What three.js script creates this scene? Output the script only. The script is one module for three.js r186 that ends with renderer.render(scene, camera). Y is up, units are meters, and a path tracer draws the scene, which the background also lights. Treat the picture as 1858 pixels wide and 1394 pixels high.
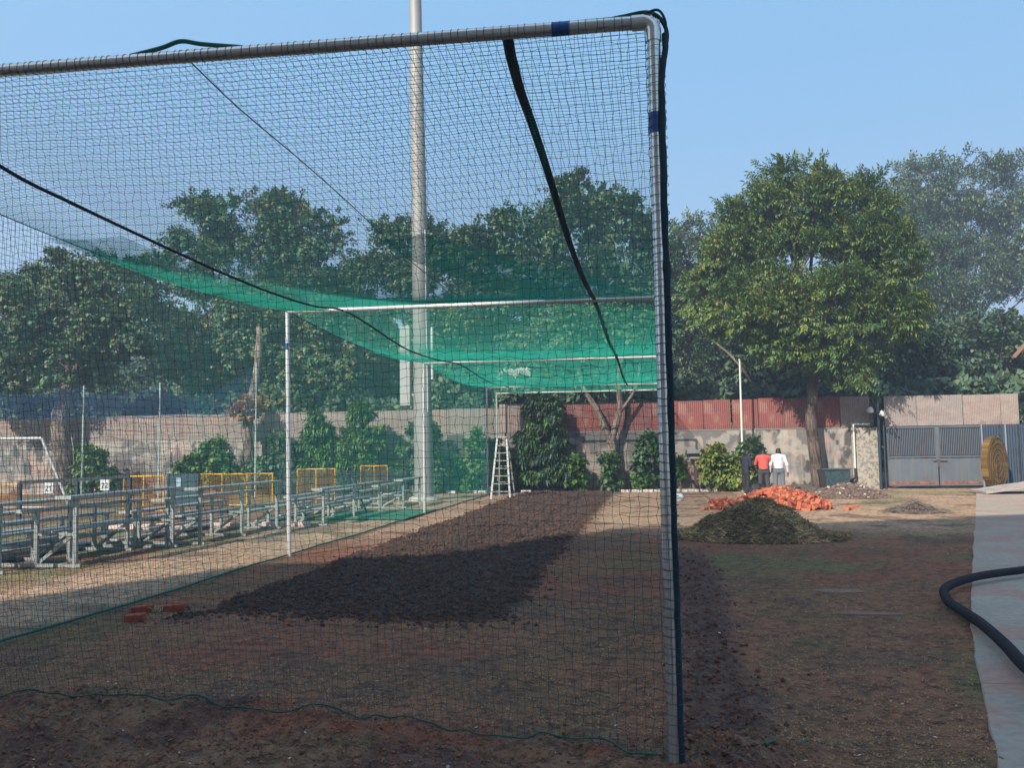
import * as THREE from 'three';
import { mergeGeometries, mergeVertices } from 'three/addons/utils/BufferGeometryUtils.js';
import { RoundedBoxGeometry } from 'three/addons/geometries/RoundedBoxGeometry.js';
import { MarchingCubes } from 'three/addons/objects/MarchingCubes.js';

/* ------------------------------------------------------------------ camera, sky, sun, exposure */
const scene = new THREE.Scene();
const camera = new THREE.PerspectiveCamera(47.74, 1024 / 769, 0.1, 2000);
camera.rotation.order = 'YXZ';
camera.position.set(0, 1.75, 0);
camera.rotation.set(0.0729, 0.158, -0.015);
const EXPOSURE = 1.55;
const SUN_AZ = [-0.46, 0.888], SUN_EL = 35 * Math.PI / 180;
const sunDir = new THREE.Vector3(SUN_AZ[0] * Math.cos(SUN_EL), Math.sin(SUN_EL), SUN_AZ[1] * Math.cos(SUN_EL)).normalize();
{ // clear, slightly hazy blue sky
  const W = 512, H = 256, d = new Float32Array(W * H * 4), dir = new THREE.Vector3();
  const hor = [0.50, 0.645, 0.86], mid = [0.285, 0.555, 0.90], zen = [0.27, 0.49, 0.84], gnd = [0.10, 0.085, 0.07];
  for (let j = 0; j < H; j++) for (let i = 0; i < W; i++) {
    const el = ((j + 0.5) / H - 0.5) * Math.PI, az = ((i + 0.5) / W - 0.5) * 2 * Math.PI;
    dir.set(Math.cos(el) * Math.cos(az), Math.sin(el), Math.cos(el) * Math.sin(az));
    const s = Math.max(0, Math.sin(el)), glow = Math.pow(Math.max(0, dir.dot(sunDir) * 0.5 + 0.5), 4) * 0.85;
    const o = (j * W + i) * 4;
    for (let c = 0; c < 3; c++) {
      const t1 = THREE.MathUtils.smoothstep(s, 0, 0.42), t2 = THREE.MathUtils.smoothstep(s, 0.4, 1.0);
      let v = hor[c] * (1 - t1) + mid[c] * t1; v = v * (1 - t2) + zen[c] * t2; v = v * (1 - 0.35 * Math.min(1, glow)) + glow * [1, 0.9, 0.74][c];
      d[o + c] = (el < 0 ? gnd[c] : v) / EXPOSURE;
    }
    d[o + 3] = 1;
  }
  const sky = new THREE.DataTexture(d, W, H, THREE.RGBAFormat, THREE.FloatType);
  sky.mapping = THREE.EquirectangularReflectionMapping; sky.magFilter = sky.minFilter = THREE.LinearFilter; sky.needsUpdate = true;
  scene.background = sky; scene.environment = sky;
}
const sun = new THREE.DirectionalLight(new THREE.Color(1.0, 0.9, 0.76), 5.0);
sun.position.copy(sunDir).multiplyScalar(90).add(new THREE.Vector3(0, 0, -20)); sun.target.position.set(0, 0, -20);
sun.castShadow = true; sun.shadow.mapSize.set(4096, 4096);
Object.assign(sun.shadow.camera, { left: -50, right: 50, top: 50, bottom: -50, near: 1, far: 220 });
sun.shadow.radius = 1.3;
scene.add(sun, sun.target);
scene.fog = new THREE.FogExp2(new THREE.Color(0.62, 0.78, 0.98), 0.0028);

/* ------------------------------------------------------------------ helpers */
const V = (x, y, z) => new THREE.Vector3(x, y, z);
function rng(a) { return () => { a = (a + 0x6d2b79f5) | 0; let t = Math.imul(a ^ (a >>> 15), 1 | a); t = (t + Math.imul(t ^ (t >>> 7), 61 | t)) ^ t; return ((t ^ (t >>> 14)) >>> 0) / 4294967296; }; }
const lerp = THREE.MathUtils.lerp, sstep = THREE.MathUtils.smoothstep, clamp = THREE.MathUtils.clamp;
const counts = {};
function numbered(n) { const k = counts[n] = (counts[n] ?? -1) + 1; return k ? n + '_' + String(k).padStart(3, '0') : n; }
function tag(o, label, category, group) { if (label) o.userData.label = label; if (category) o.userData.category = category; if (group) o.userData.group = group; return o; }
function thing(name, label, category, p = [0, 0, 0], turn = 0, group) {
  const o = new THREE.Group(); o.name = numbered(name); o.position.set(...p); o.rotation.y = turn; scene.add(o);
  return tag(o, label, category, group);
}
function obj(name, geos, m, parent = scene) {
  let g = Array.isArray(geos) ? (geos.length > 1 ? mergeGeometries(geos.map((x) => { const y = x.index ? x.toNonIndexed() : x; for (const k of Object.keys(y.attributes)) if (!['position', 'normal', 'uv'].includes(k)) y.deleteAttribute(k); return y; })) : geos[0]) : geos;
  const o = new THREE.Mesh(g, m); o.name = parent === scene ? numbered(name) : name; o.castShadow = o.receiveShadow = true; parent.add(o); return o;
}
function struct(name, geos, m, label) { const o = obj(name, geos, m); o.userData.kind = 'structure'; if (label) o.userData.label = label; return o; }
function box(w, h, d, x = 0, y = 0, z = 0, r = 0, ry = 0, rx = 0, rz = 0) {
  const g = r ? new RoundedBoxGeometry(w, h, d, 1, r) : new THREE.BoxGeometry(w, h, d);
  // uv in metres
  const p = g.attributes.position, n = g.attributes.normal, u = g.attributes.uv;
  for (let i = 0; i < p.count; i++) { const ax = Math.abs(n.getX(i)), ay = Math.abs(n.getY(i)), az = Math.abs(n.getZ(i)); if (ax > ay && ax > az) u.setXY(i, p.getZ(i) + x, p.getY(i) + y); else if (ay > az) u.setXY(i, p.getX(i) + x, p.getZ(i) + z); else u.setXY(i, p.getX(i) + x, p.getY(i) + y); }
  if (rx) g.rotateX(rx); if (rz) g.rotateZ(rz); if (ry) g.rotateY(ry);
  return g.translate(x, y, z);
}
function bar(a, b, r, seg = 10, r2 = r) { // cylinder from a to b
  a = Array.isArray(a) ? V(...a) : a; b = Array.isArray(b) ? V(...b) : b;
  const d = b.clone().sub(a), L = d.length(), g = new THREE.CylinderGeometry(r2, r, L, seg, 1);
  g.applyQuaternion(new THREE.Quaternion().setFromUnitVectors(V(0, 1, 0), d.normalize()));
  return g.translate((a.x + b.x) / 2, (a.y + b.y) / 2, (a.z + b.z) / 2);
}
function beam(a, b, w, h) { // square bar
  a = Array.isArray(a) ? V(...a) : a; b = Array.isArray(b) ? V(...b) : b;
  const d = b.clone().sub(a), L = d.length(), g = new THREE.BoxGeometry(w, h, L), m = new THREE.Matrix4().lookAt(b, a, Math.abs(d.y) > 0.95 * L ? V(1, 0, 0) : V(0, 1, 0));
  g.applyMatrix4(m); return g.translate((a.x + b.x) / 2, (a.y + b.y) / 2, (a.z + b.z) / 2);
}
function tube(pts, r, seg = 60, rad = 8) { return new THREE.TubeGeometry(new THREE.CatmullRomCurve3(pts.map((p) => V(...p))), seg, r, rad); }
// periodic value noise
function noise2(seed) {
  const R = rng(seed), T = new Float32Array(65536); for (let i = 0; i < 65536; i++) T[i] = R();
  return (x, y, per = 256) => {
    const xi = Math.floor(x), yi = Math.floor(y), fx = x - xi, fy = y - yi, u = fx * fx * (3 - 2 * fx), v = fy * fy * (3 - 2 * fy);
    const m = (a) => ((a % per) + per) % per, at = (a, b) => T[(m(a) + m(b) * 256) & 65535];
    return (at(xi, yi) * (1 - u) + at(xi + 1, yi) * u) * (1 - v) + (at(xi, yi + 1) * (1 - u) + at(xi + 1, yi + 1) * u) * v;
  };
}
const N1 = noise2(11), N2 = noise2(57), N3 = noise2(91);
function fbm(N, x, y, oct = 4, per = 256) { let s = 0, a = 0.5, f = 1; for (let i = 0; i < oct; i++) { s += a * N(x * f, y * f, Math.min(256, per * f)); a *= 0.5; f *= 2; } return s / (1 - Math.pow(0.5, oct)); }
const toS = (v) => { v = clamp(v, 0, 1); return 255 * (v <= 0.0031308 ? v * 12.92 : 1.055 * Math.pow(v, 1 / 2.4) - 0.055); };
function tex(w, h, fn, metres, srgb = true) { // fn(u, v) -> linear rgb or grey
  const d = new Uint8Array(w * h * 4);
  for (let j = 0; j < h; j++) for (let i = 0; i < w; i++) {
    const c = fn(i / w, j / h), o = (j * w + i) * 4, g = typeof c === 'number';
    for (let k = 0; k < 3; k++) d[o + k] = srgb ? toS(g ? c : c[k]) : clamp((g ? c : c[k]) * 255, 0, 255);
    d[o + 3] = 255;
  }
  const t = new THREE.DataTexture(d, w, h, THREE.RGBAFormat); t.wrapS = t.wrapT = THREE.RepeatWrapping; t.magFilter = t.minFilter = THREE.LinearFilter;
  if (srgb) t.colorSpace = THREE.SRGBColorSpace;
  t.repeat.set(1 / metres[0], 1 / metres[1]); t.needsUpdate = true; return t;
}
function mat(rgb, rough = 0.8, metal = 0, extra = {}) { return new THREE.MeshStandardMaterial({ color: new THREE.Color().setRGB(...rgb), roughness: rough, metalness: metal, side: THREE.DoubleSide, ...extra }); }
const mix3 = (a, b, t) => [lerp(a[0], b[0], t), lerp(a[1], b[1], t), lerp(a[2], b[2], t)];

/* ------------------------------------------------------------------ materials */
const grainMap = tex(1024, 1024, (u, v) => { const a = fbm(N1, u * 24, v * 24, 5, 24), b = fbm(N2, u * 130, v * 130, 2, 130); return clamp(0.80 + 1.5 * (a - 0.5) + 0.7 * (b - 0.5), 0.22, 1); }, [1.7, 1.7]);
const grainBump = tex(1024, 1024, (u, v) => 0.6 * fbm(N1, u * 24, v * 24, 5, 24) + 0.4 * fbm(N2, u * 130, v * 130, 2, 130), [1.7, 1.7], false);
const M = {};
M.ground = new THREE.MeshStandardMaterial({ vertexColors: true, map: grainMap, bumpMap: grainBump, bumpScale: 0.035, roughness: 0.97 });
M.galv = mat([0.78, 0.83, 0.84], 0.28, 0.72, { roughnessMap: tex(256, 256, (u, v) => 0.55 + 0.45 * fbm(N1, u * 14, v * 14, 4, 14), [0.5, 0.5], false), map: tex(256, 256, (u, v) => 0.62 + 0.38 * fbm(N2, u * 12, v * 20, 4, 12), [0.4, 0.9]) });
M.galvFar = mat([0.62, 0.63, 0.63], 0.42, 0.35);
M.ladder = mat([0.34, 0.36, 0.36], 0.5, 0.3);
M.alu = mat([0.42, 0.46, 0.47], 0.45, 0.5, { map: tex(256, 128, (u, v) => 0.62 + 0.38 * fbm(N1, u * 6, v * 40, 4, 6), [1.2, 0.3]) });
M.blueTape = mat([0.012, 0.07, 0.27], 0.4);
M.netDark = mat([0.002, 0.052, 0.08], 0.75);
M.netGreen = mat([0.0, 0.39, 0.285], 0.7);
M.netSide = mat([0.0, 0.26, 0.21], 0.7);
M.netBlue = mat([0.012, 0.075, 0.2], 0.7);
M.rope = mat([0.012, 0.02, 0.03], 0.85);
M.ropeGreen = mat([0.012, 0.11, 0.075], 0.8);
M.whitePaint = mat([0.62, 0.63, 0.62], 0.5);
M.yellow = mat([0.6, 0.36, 0.02], 0.5, 0, { map: tex(128, 128, (u, v) => { const r = fbm(N3, u * 8, v * 8, 4, 8); return r > 0.64 ? [0.45, 0.3, 0.2] : [0.9 + 0.1 * r, 0.9, 0.9]; }, [0.7, 0.7]) });
M.darkPaint = mat([0.018, 0.03, 0.045], 0.55);
M.black = mat([0.012, 0.012, 0.014], 0.7);
const plaster = (base, dark, pink, seed) => tex(2048, 256, (u, v) => {
  const N = noise2(seed); return base; }, [1, 1]);
M.plaster = mat([1, 1, 1], 0.92, 0, {
  map: tex(2048, 192, (u, v) => { // 40 m by 2.3 m wall: dirty lime plaster with flaked, stained patches
    const X = u * 40, Y = v * 2.3, a = fbm(N1, X * 1.1 + 3, Y * 1.3, 5), b = fbm(N2, X * 0.45, Y * 0.8 + 7, 4), c = fbm(N3, X * 5, Y * 5, 3), drip = fbm(N3, X * 6, Y * 0.5, 4);
    let k = mix3([0.335, 0.295, 0.26], [0.25, 0.235, 0.22], sstep(a, 0.42, 0.58));
    k = mix3(k, [0.33, 0.225, 0.195], sstep(fbm(N1, X * 0.8 + 40, Y * 1.2 + 9, 4), 0.52, 0.6) * 0.75);
    k = mix3(k, [0.115, 0.12, 0.125], sstep(b + 0.5 * (drip - 0.5) + 0.1 * (Y - 1.1) + 0.25 * (c - 0.5), 0.48, 0.66) * 0.85);
    k = mix3(k, [0.16, 0.145, 0.14], sstep(drip, 0.58, 0.7) * 0.7);
    k = mix3(k, [0.045, 0.048, 0.05], sstep(fbm(N2, X * 1.7 + 9, Y * 1.0 + 31, 5), 0.6, 0.68) * 0.85);
    k = mix3(k, [0.40, 0.37, 0.33], sstep(fbm(N3, X * 2.6 + 9, Y * 2.6 + 3, 4) + 0.15 * (c - 0.5), 0.56, 0.68) * 0.6);
    const g = 0.82 + 0.36 * c; return [k[0] * g, k[1] * g, k[2] * g];
  }, [40, 2.3]), bumpMap: grainBump, bumpScale: 0.01,
});
const sheetMap = (cA, cB, cR, seed) => { const N = noise2(seed); return tex(256, 256, (u, v) => {
  const s = fbm(N, u * 20, v * 2, 4, 20), a = fbm(N, u * 5, v * 5, 4, 5), f = fbm(N, u * 40, v * 40, 2, 40);
  let k = mix3(cA, cB, sstep(a + 0.5 * (s - 0.5), 0.35, 0.7)); k = mix3(k, cR, sstep(fbm(N, u * 7 + 2, v * 3, 4, 7), 0.56, 0.72) * 0.7); const g = 0.86 + 0.28 * f; return [k[0] * g, k[1] * g, k[2] * g];
}, [3.1, 1.3]); };
M.sheetRed = [mat([1, 1, 1], 0.75, 0, { map: sheetMap([0.23, 0.07, 0.06], [0.17, 0.066, 0.06], [0.28, 0.16, 0.135], 5) }), mat([1, 1, 1], 0.75, 0, { map: sheetMap([0.20, 0.075, 0.068], [0.24, 0.12, 0.105], [0.12, 0.055, 0.05], 6) })];
M.sheetPink = [mat([1, 1, 1], 0.75, 0, { map: sheetMap([0.295, 0.246, 0.226], [0.246, 0.217, 0.205], [0.246, 0.18, 0.164], 8) }), mat([1, 1, 1], 0.75, 0, { map: sheetMap([0.271, 0.205, 0.18], [0.295, 0.242, 0.217], [0.197, 0.143, 0.135], 9) })];
M.sheetBlue = mat([1, 1, 1], 0.6, 0, { map: sheetMap([0.03, 0.05, 0.085], [0.025, 0.04, 0.06], [0.05, 0.055, 0.065], 10) });
M.gatePaint = mat([1, 1, 1], 0.5, 0, { map: tex(256, 256, (u, v) => { const a = fbm(N1, u * 6, v * 6, 4, 6), r = sstep(fbm(N2, u * 9, v * 4, 4, 9), 0.56, 0.72), st = sstep(fbm(N3, u * 22, v * 2, 4, 22), 0.5, 0.7); let k = mix3([0.088, 0.112, 0.142], [0.115, 0.136, 0.16], a); k = mix3(k, [0.12, 0.085, 0.08], r * 0.5); k = mix3(k, [0.135, 0.15, 0.165], st * 0.5); return k; }, [2.4, 1.6]) });
M.concrete = mat([1, 1, 1], 0.85, 0, { map: tex(1024, 1024, (u, v) => { const a = fbm(N1, u * 7, v * 7, 5, 7), f = fbm(N2, u * 90, v * 90, 3, 90), r = sstep(fbm(N3, u * 5, v * 9, 5, 5), 0.52, 0.66); let k = mix3([0.28, 0.245, 0.205], [0.37, 0.325, 0.27], a); k = mix3(k, [0.38, 0.22, 0.17], r * 0.7); const g = 0.8 + 0.4 * f; return [k[0] * g, k[1] * g, k[2] * g]; }, [4, 4]), bumpMap: grainBump, bumpScale: 0.004 });
M.bark = mat([1, 1, 1], 0.95, 0, { map: tex(256, 512, (u, v) => { const a = fbm(N1, u * 18, v * 5, 5, 18), b = fbm(N2, u * 4, v * 4, 3, 4); const k = mix3([0.10, 0.075, 0.06], [0.26, 0.21, 0.18], sstep(a, 0.3, 0.7)); const g = 0.7 + 0.6 * b; return [k[0] * g, k[1] * g, k[2] * g]; }, [1, 1]), bumpMap: tex(256, 512, (u, v) => fbm(N1, u * 18, v * 5, 5, 18), [1, 1], false), bumpScale: 0.04 });
M.brick = [[0.47, 0.115, 0.05], [0.36, 0.08, 0.04], [0.52, 0.17, 0.085], [0.26, 0.07, 0.045]].map((c, i) => mat(c, 0.9, 0, { map: tex(128, 128, (u, v) => 0.62 + 0.5 * fbm(N1, u * 9 + i, v * 9, 4, 9), [0.3, 0.3]), bumpMap: grainBump, bumpScale: 0.004 }));
M.soilDark = mat([0.085, 0.060, 0.052], 0.98);
M.soilRed = mat([0.17, 0.085, 0.06], 0.98);
M.leaf = new THREE.MeshStandardMaterial({ color: 0xffffff, roughness: 0.62, side: THREE.DoubleSide });
M.barkDark = M.bark.clone(); M.barkDark.color.setRGB(0.55, 0.5, 0.5);
M.leafV = new THREE.MeshStandardMaterial({ vertexColors: true, roughness: 0.6, side: THREE.DoubleSide });
M.straw = new THREE.MeshStandardMaterial({ color: 0xffffff, roughness: 0.9, side: THREE.DoubleSide });

/* ------------------------------------------------------------------ ground */
const BED = { x0: -4.86, x1: -1.52, z0: -8.75, z1: -33.2 };
const bedEdge = (x, z) => { // >0 inside the dug strip, in metres
  const n = (fbm(N1, x * 2.2 + 9, z * 2.2, 3) - 0.5) * 0.5;
  return Math.min(x - (BED.x0 - (z > -10.5 ? 0.02 * (z + 10.5) : 0)) + n, BED.x1 + 0.12 * (fbm(N2, z * 0.7, 3, 2) - 0.5) - x + n * 0.7, BED.z0 - z + n + 0.12 * Math.sin(x * 2), z - BED.z1 + n);
};
const trench = (x, z) => { const w = 0.30 + 0.22 * fbm(N2, z * 0.8, 4, 3), c = 0.42 + 0.06 * Math.sin(z * 0.5) + (z < -9 ? -(z + 9) * 0.03 : 0); return sstep(1 - Math.abs(x - c) / w, 0, 0.7) * sstep(-z, 3, 4.5) * (1 - sstep(-z, 13, 16)); };
const frontSoil = (x, z) => sstep(z - (-5.45 - 0.12 * x * -1 * (x < 0 ? 1 : 0.2)) + 0.5 * (fbm(N1, x * 1.5, z * 1.5 + 20, 3) - 0.5), -0.15, 0.25) * (1 - sstep(x, 0.2, 1.4));
function groundY(x, z) {
  let y = 0.025 * (fbm(N1, x * 0.9, z * 0.9, 3) - 0.5) + 0.03 * (fbm(N2, x * 4, z * 4, 3) - 0.5) * sstep(-z, 22, 8);
  const b = bedEdge(x, z); if (b > -0.1) y += 0.05 * sstep(b, -0.08, 0.15) + 0.11 * (fbm(N3, x * 5, z * 5, 4) - 0.5) * sstep(b, -0.05, 0.2) + 0.05 * (fbm(N2, x * 15, z * 15, 2) - 0.5) * sstep(b, -0.05, 0.1);
  y += trench(x, z) * (0.10 * (fbm(N3, x * 9, z * 9, 3) - 0.5) + 0.015);
  y += frontSoil(x, z) * (0.17 * (fbm(N2, x * 3.2 + 5, z * 3.2, 4) - 0.5) + 0.09 * (fbm(N3, x * 11, z * 11, 3) - 0.5) + 0.02);
  if (z > -24) { const e = x - pathEdge(z); y += (0.032 + 0.05 * (fbm(N1, x * 7 + 4, z * 3.5, 5) - 0.5) + 0.03 * (fbm(N2, x * 1.3, z * 0.8, 2) - 0.5)) * sstep(e, -0.35, -0.05) * (1 - sstep(e, 0.02, 0.28)); }
  return y;
}
function groundColor(x, z) {
  const n1 = fbm(N1, x * 0.55 + 13, z * 0.55, 4), n2 = fbm(N2, x * 1.6, z * 1.6 + 5, 4), n3 = fbm(N3, x * 0.3 + 2, z * 0.3 + 8, 3);
  let k = mix3([0.259, 0.116, 0.06], [0.196, 0.104, 0.049], sstep(n2, 0.35, 0.65));           // dry turf
  k = mix3(k, [0.259, 0.09, 0.047], sstep(n1, 0.5, 0.66) * 0.75);                            // reddish bare soil
  k = mix3(k, [0.16, 0.14, 0.052], sstep(n3 + 0.3 * (n2 - 0.5), 0.48, 0.6) * (x > 0.8 ? 0.85 : 0.35)); // greener grass
  // trodden sandy strips
  const sand = Math.max(sstep(-x, 5.9, 6.35) * (1 - sstep(-x, 8.0, 8.7)) * 0.9, sstep(-z, 14, 19) * sstep(-x, 4.5, 4.9) * (1 - sstep(-x, 5.8, 6.1)), sstep(-z, 16, 20) * sstep(x, -1.6, -1.2) * 0.95);
  k = mix3(k, mix3([0.51, 0.319, 0.212], [0.425, 0.293, 0.178], n2), clamp(sand * (0.75 + 0.6 * n1), 0, 1));
  k = mix3(k, [0.22, 0.235, 0.10], sstep(fbm(N1, x * 0.8, z * 0.35 + 3, 3), 0.5, 0.62) * sstep(-z, 17, 20) * sstep(x, 4, 6) * 0.6);
  k = mix3(k, [0.20, 0.20, 0.085], sstep(fbm(N2, x * 1.1 + 70, z * 0.7, 3), 0.5, 0.6) * sstep(-x, 8.0, 8.8) * (1 - sstep(-x, 30, 40)) * 0.75);
  k = mix3(k, [0.13, 0.075, 0.048], sstep(fbm(N3, x * 1.3 + 30, z * 1.3, 4), 0.56, 0.7) * 0.7);
  const b = bedEdge(x, z); k = mix3(k, [0.068, 0.042, 0.031], sstep(b, -0.03, 0.08));
  k = mix3(k, [0.105, 0.06, 0.048], trench(x, z) * 0.85);
  k = mix3(k, mix3([0.25, 0.09, 0.052], mix3([0.22, 0.135, 0.08], [0.13, 0.068, 0.052], sstep(fbm(N1, x * 2 + 60, z * 2, 4), 0.45, 0.62)), sstep(n2, 0.38, 0.6)), frontSoil(x, z) * 0.9);
  return k;
}
{
  const xs = [], zs = [];
  for (let x = -6.6; x <= 4.4; x += 0.045) xs.push(x);
  { let s = 0.05; for (let x = 4.45; x < 6; x += 0.05) xs.push(x); for (let x = 6; x < 420; x += s) { xs.push(x); s = Math.min(s * 1.09, 60); } s = 0.05; for (let x = -6.65; x > -420; x -= s) { xs.unshift(x); s = Math.min(s * 1.06, 60); } }
  for (let z = -3.4; z > -36; z *= 1.0075) zs.push(z);
  { let s = 0.4; for (let z = zs[zs.length - 1] - s; z > -900; z -= s) { zs.push(z); s = Math.min(s * 1.2, 90); } s = 0.1; for (let z = -3.35; z < 120; z += s) { zs.unshift(z); s = Math.min(s * 1.3, 30); } }
  const nx = xs.length, nz = zs.length, P = new Float32Array(nx * nz * 3), C = new Float32Array(nx * nz * 3), U = new Float32Array(nx * nz * 2), I = new Uint32Array((nx - 1) * (nz - 1) * 6);
  for (let j = 0, p = 0; j < nz; j++) for (let i = 0; i < nx; i++, p++) {
    const x = xs[i], z = zs[j], far = Math.abs(x) > 45 || z < -45 || z > 5;
    P.set([x, far ? 0 : groundY(x, z), z], p * 3); C.set(far ? [0.25, 0.19, 0.12] : groundColor(x, z), p * 3); U.set([x, z], p * 2);
  }
  for (let j = 0, q = 0; j < nz - 1; j++) for (let i = 0; i < nx - 1; i++, q += 6) { const a = j * nx + i; I.set([a, a + 1, a + nx, a + 1, a + nx + 1, a + nx], q); }
  const g = new THREE.BufferGeometry(); g.setAttribute('position', new THREE.BufferAttribute(P, 3)); g.setAttribute('color', new THREE.BufferAttribute(C, 3)); g.setAttribute('uv', new THREE.BufferAttribute(U, 2)); g.setIndex(new THREE.BufferAttribute(I, 1)); g.computeVertexNormals();
  struct('ground', g, M.ground, 'dry trodden turf and bare reddish soil of the practice ground');
}
function instanced(name, geo, m, n, place, parent = scene) { // place(i, dummy) -> color or null to skip
  const list = [], cols = [], d = new THREE.Object3D();
  for (let i = 0; i < n; i++) { d.position.set(0, 0, 0); d.rotation.set(0, 0, 0); d.scale.set(1, 1, 1); const c = place(i, d); if (!c) continue; d.updateMatrix(); list.push(d.matrix.clone()); cols.push(c); }
  const im = new THREE.InstancedMesh(geo, m, list.length), col = new THREE.Color();
  list.forEach((x, i) => { im.setMatrixAt(i, x); im.setColorAt(i, col.setRGB(...cols[i])); });
  im.name = parent === scene ? numbered(name) : name; im.castShadow = im.receiveShadow = true; im.userData.kind = 'stuff'; parent.add(im); return im;
}
function clodGeo(seed) { const g = mergeVertices(new THREE.IcosahedronGeometry(1, 1).deleteAttribute('uv').deleteAttribute('normal')), R = rng(seed), p = g.attributes.position; for (let i = 0; i < p.count; i++) { const s = 0.62 + 0.6 * R(); p.setXYZ(i, p.getX(i) * s, p.getY(i) * s * 0.75, p.getZ(i) * s); } const f = g.toNonIndexed(); f.computeVertexNormals(); return f; }
const CLOD = clodGeo(3);
{ // loose clods of the dug strip, of the trench beside the post and of the foreground
  const R = rng(21);
  const a = instanced('dug_soil_clods', CLOD, mat([1, 1, 1], 0.98), 42000, (i, d) => {
    const t = Math.pow(R(), 2.0), z = lerp(BED.z0 + 0.4, BED.z1, t), x = lerp(BED.x0 - 0.35, BED.x1 + 0.4, R()), b = bedEdge(x, z);
    if (b < -0.06 + 0.12 * R() - (R() < 0.16 ? 0.55 * R() * R() : 0)) return null;
    const s = 0.008 + 0.024 * Math.pow(R(), 4) + 0.008 * t; d.position.set(x, groundY(x, z) + s * 0.12, z); d.rotation.set(R() * 6, R() * 6, R() * 6); d.scale.setScalar(s);
    const k = 0.75 + 0.6 * R(); return [0.078 * k, 0.046 * k, 0.034 * k];
  });
  a.userData.label = 'dark clods of freshly dug soil in the long strip under the nets';
  const b = instanced('trench_soil_clods', CLOD, mat([1, 1, 1], 0.98), 9000, (i, d) => {
    const z = lerp(-4, -15.5, Math.pow(R(), 1.3)), x = lerp(0.05, 1.25, R()), t = trench(x, z); if (R() > t * 0.34 + 0.012) return null;
    const s = 0.006 + 0.02 * Math.pow(R(), 3); d.position.set(x, groundY(x, z) + s * 0.3, z); d.rotation.set(R() * 6, R() * 6, R() * 6); d.scale.setScalar(s);
    const k = 0.65 + 0.7 * R(); return [0.125 * k, 0.064 * k, 0.045 * k];
  });
  b.userData.label = 'row of dark reddish soil clods along the right of the near post';
  const c = instanced('loose_soil_crumbs', CLOD, mat([1, 1, 1], 0.98), 26000, (i, d) => {
    const z = lerp(-3.9, -6.6, R()), x = lerp(-4.6, 0.9, R()), t = frontSoil(x, z); if (R() > t) return null;
    const s = 0.003 + 0.012 * Math.pow(R(), 6); d.position.set(x, groundY(x, z) + s * 0.3, z); d.rotation.set(R() * 6, R() * 6, R() * 6); d.scale.setScalar(s);
    const k = 0.7 + 0.55 * R(); if (R() < 0.002) return [0.55, 0.52, 0.48]; return R() < 0.5 ? [0.235 * k, 0.112 * k, 0.073 * k] : [0.2 * k, 0.12 * k, 0.075 * k];
  });
  c.userData.label = 'loose reddish soil crumbs in the foreground below the front net';
}
{ // dry grass tufts
  const g = [], R0 = rng(5);
  for (let i = 0; i < 9; i++) { const a = R0() * 6.28, l = 0.6 + 0.6 * R0(), dx = Math.cos(a), dz = Math.sin(a), w = 0.05, lean = 0.5 + 0.9 * R0(); g.push(...[-dz * w, 0, dx * w, dz * w, 0, -dx * w, dx * lean * l, l * 0.8, dz * lean * l]); }
  const geo = new THREE.BufferGeometry(); geo.setAttribute('position', new THREE.Float32BufferAttribute(g, 3)); geo.computeVertexNormals();
  const R = rng(77);
  const o = instanced('dry_grass', geo, M.straw, 110000, (i, d) => {
    const z = -4.0 - 22 * Math.pow(R(), 1.9), xw = Math.abs(z) * 0.75 + 1.2, x = lerp(-xw, xw * 0.55, R());
    if (bedEdge(x, z) > -0.05 || trench(x, z) > 0.4 || frontSoil(x, z) > 0.75 - 0.4 * R()) return null;
    if (x > pathEdge(z) - 0.03) return null;
    const gr = fbm(N3, x * 0.3 + 2, z * 0.3 + 8, 3) + 0.3 * (fbm(N2, x * 1.6, z * 1.6 + 5, 4) - 0.5);
    if (fbm(N1, x * 0.55 + 13, z * 0.55, 4) > 0.5 + 0.22 * R()) return null;
    const sand = Math.max(sstep(-x, 5.9, 6.35) * (1 - sstep(-x, 8.0, 8.7)), sstep(-z, 16, 20) * sstep(x, -1.6, -1.2)); if (R() < sand * 0.85) return null;
    const s = 0.009 + 0.017 * R(); d.position.set(x, groundY(x, z) - 0.001, z); d.rotation.y = R() * 6.28; d.scale.set(s * 1.3, s * (0.35 + 0.5 * R()), s * 1.3);
    const k = 0.7 + 0.6 * R(), green = gr > 0.55 && R() < 0.55; return green ? [0.22 * k, 0.20 * k, 0.07 * k] : R() < 0.4 ? [0.33 * k, 0.19 * k, 0.10 * k] : [0.47 * k, 0.29 * k, 0.16 * k];
  });
  o.userData.label = 'short dry grass blades on the turf';
}
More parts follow.
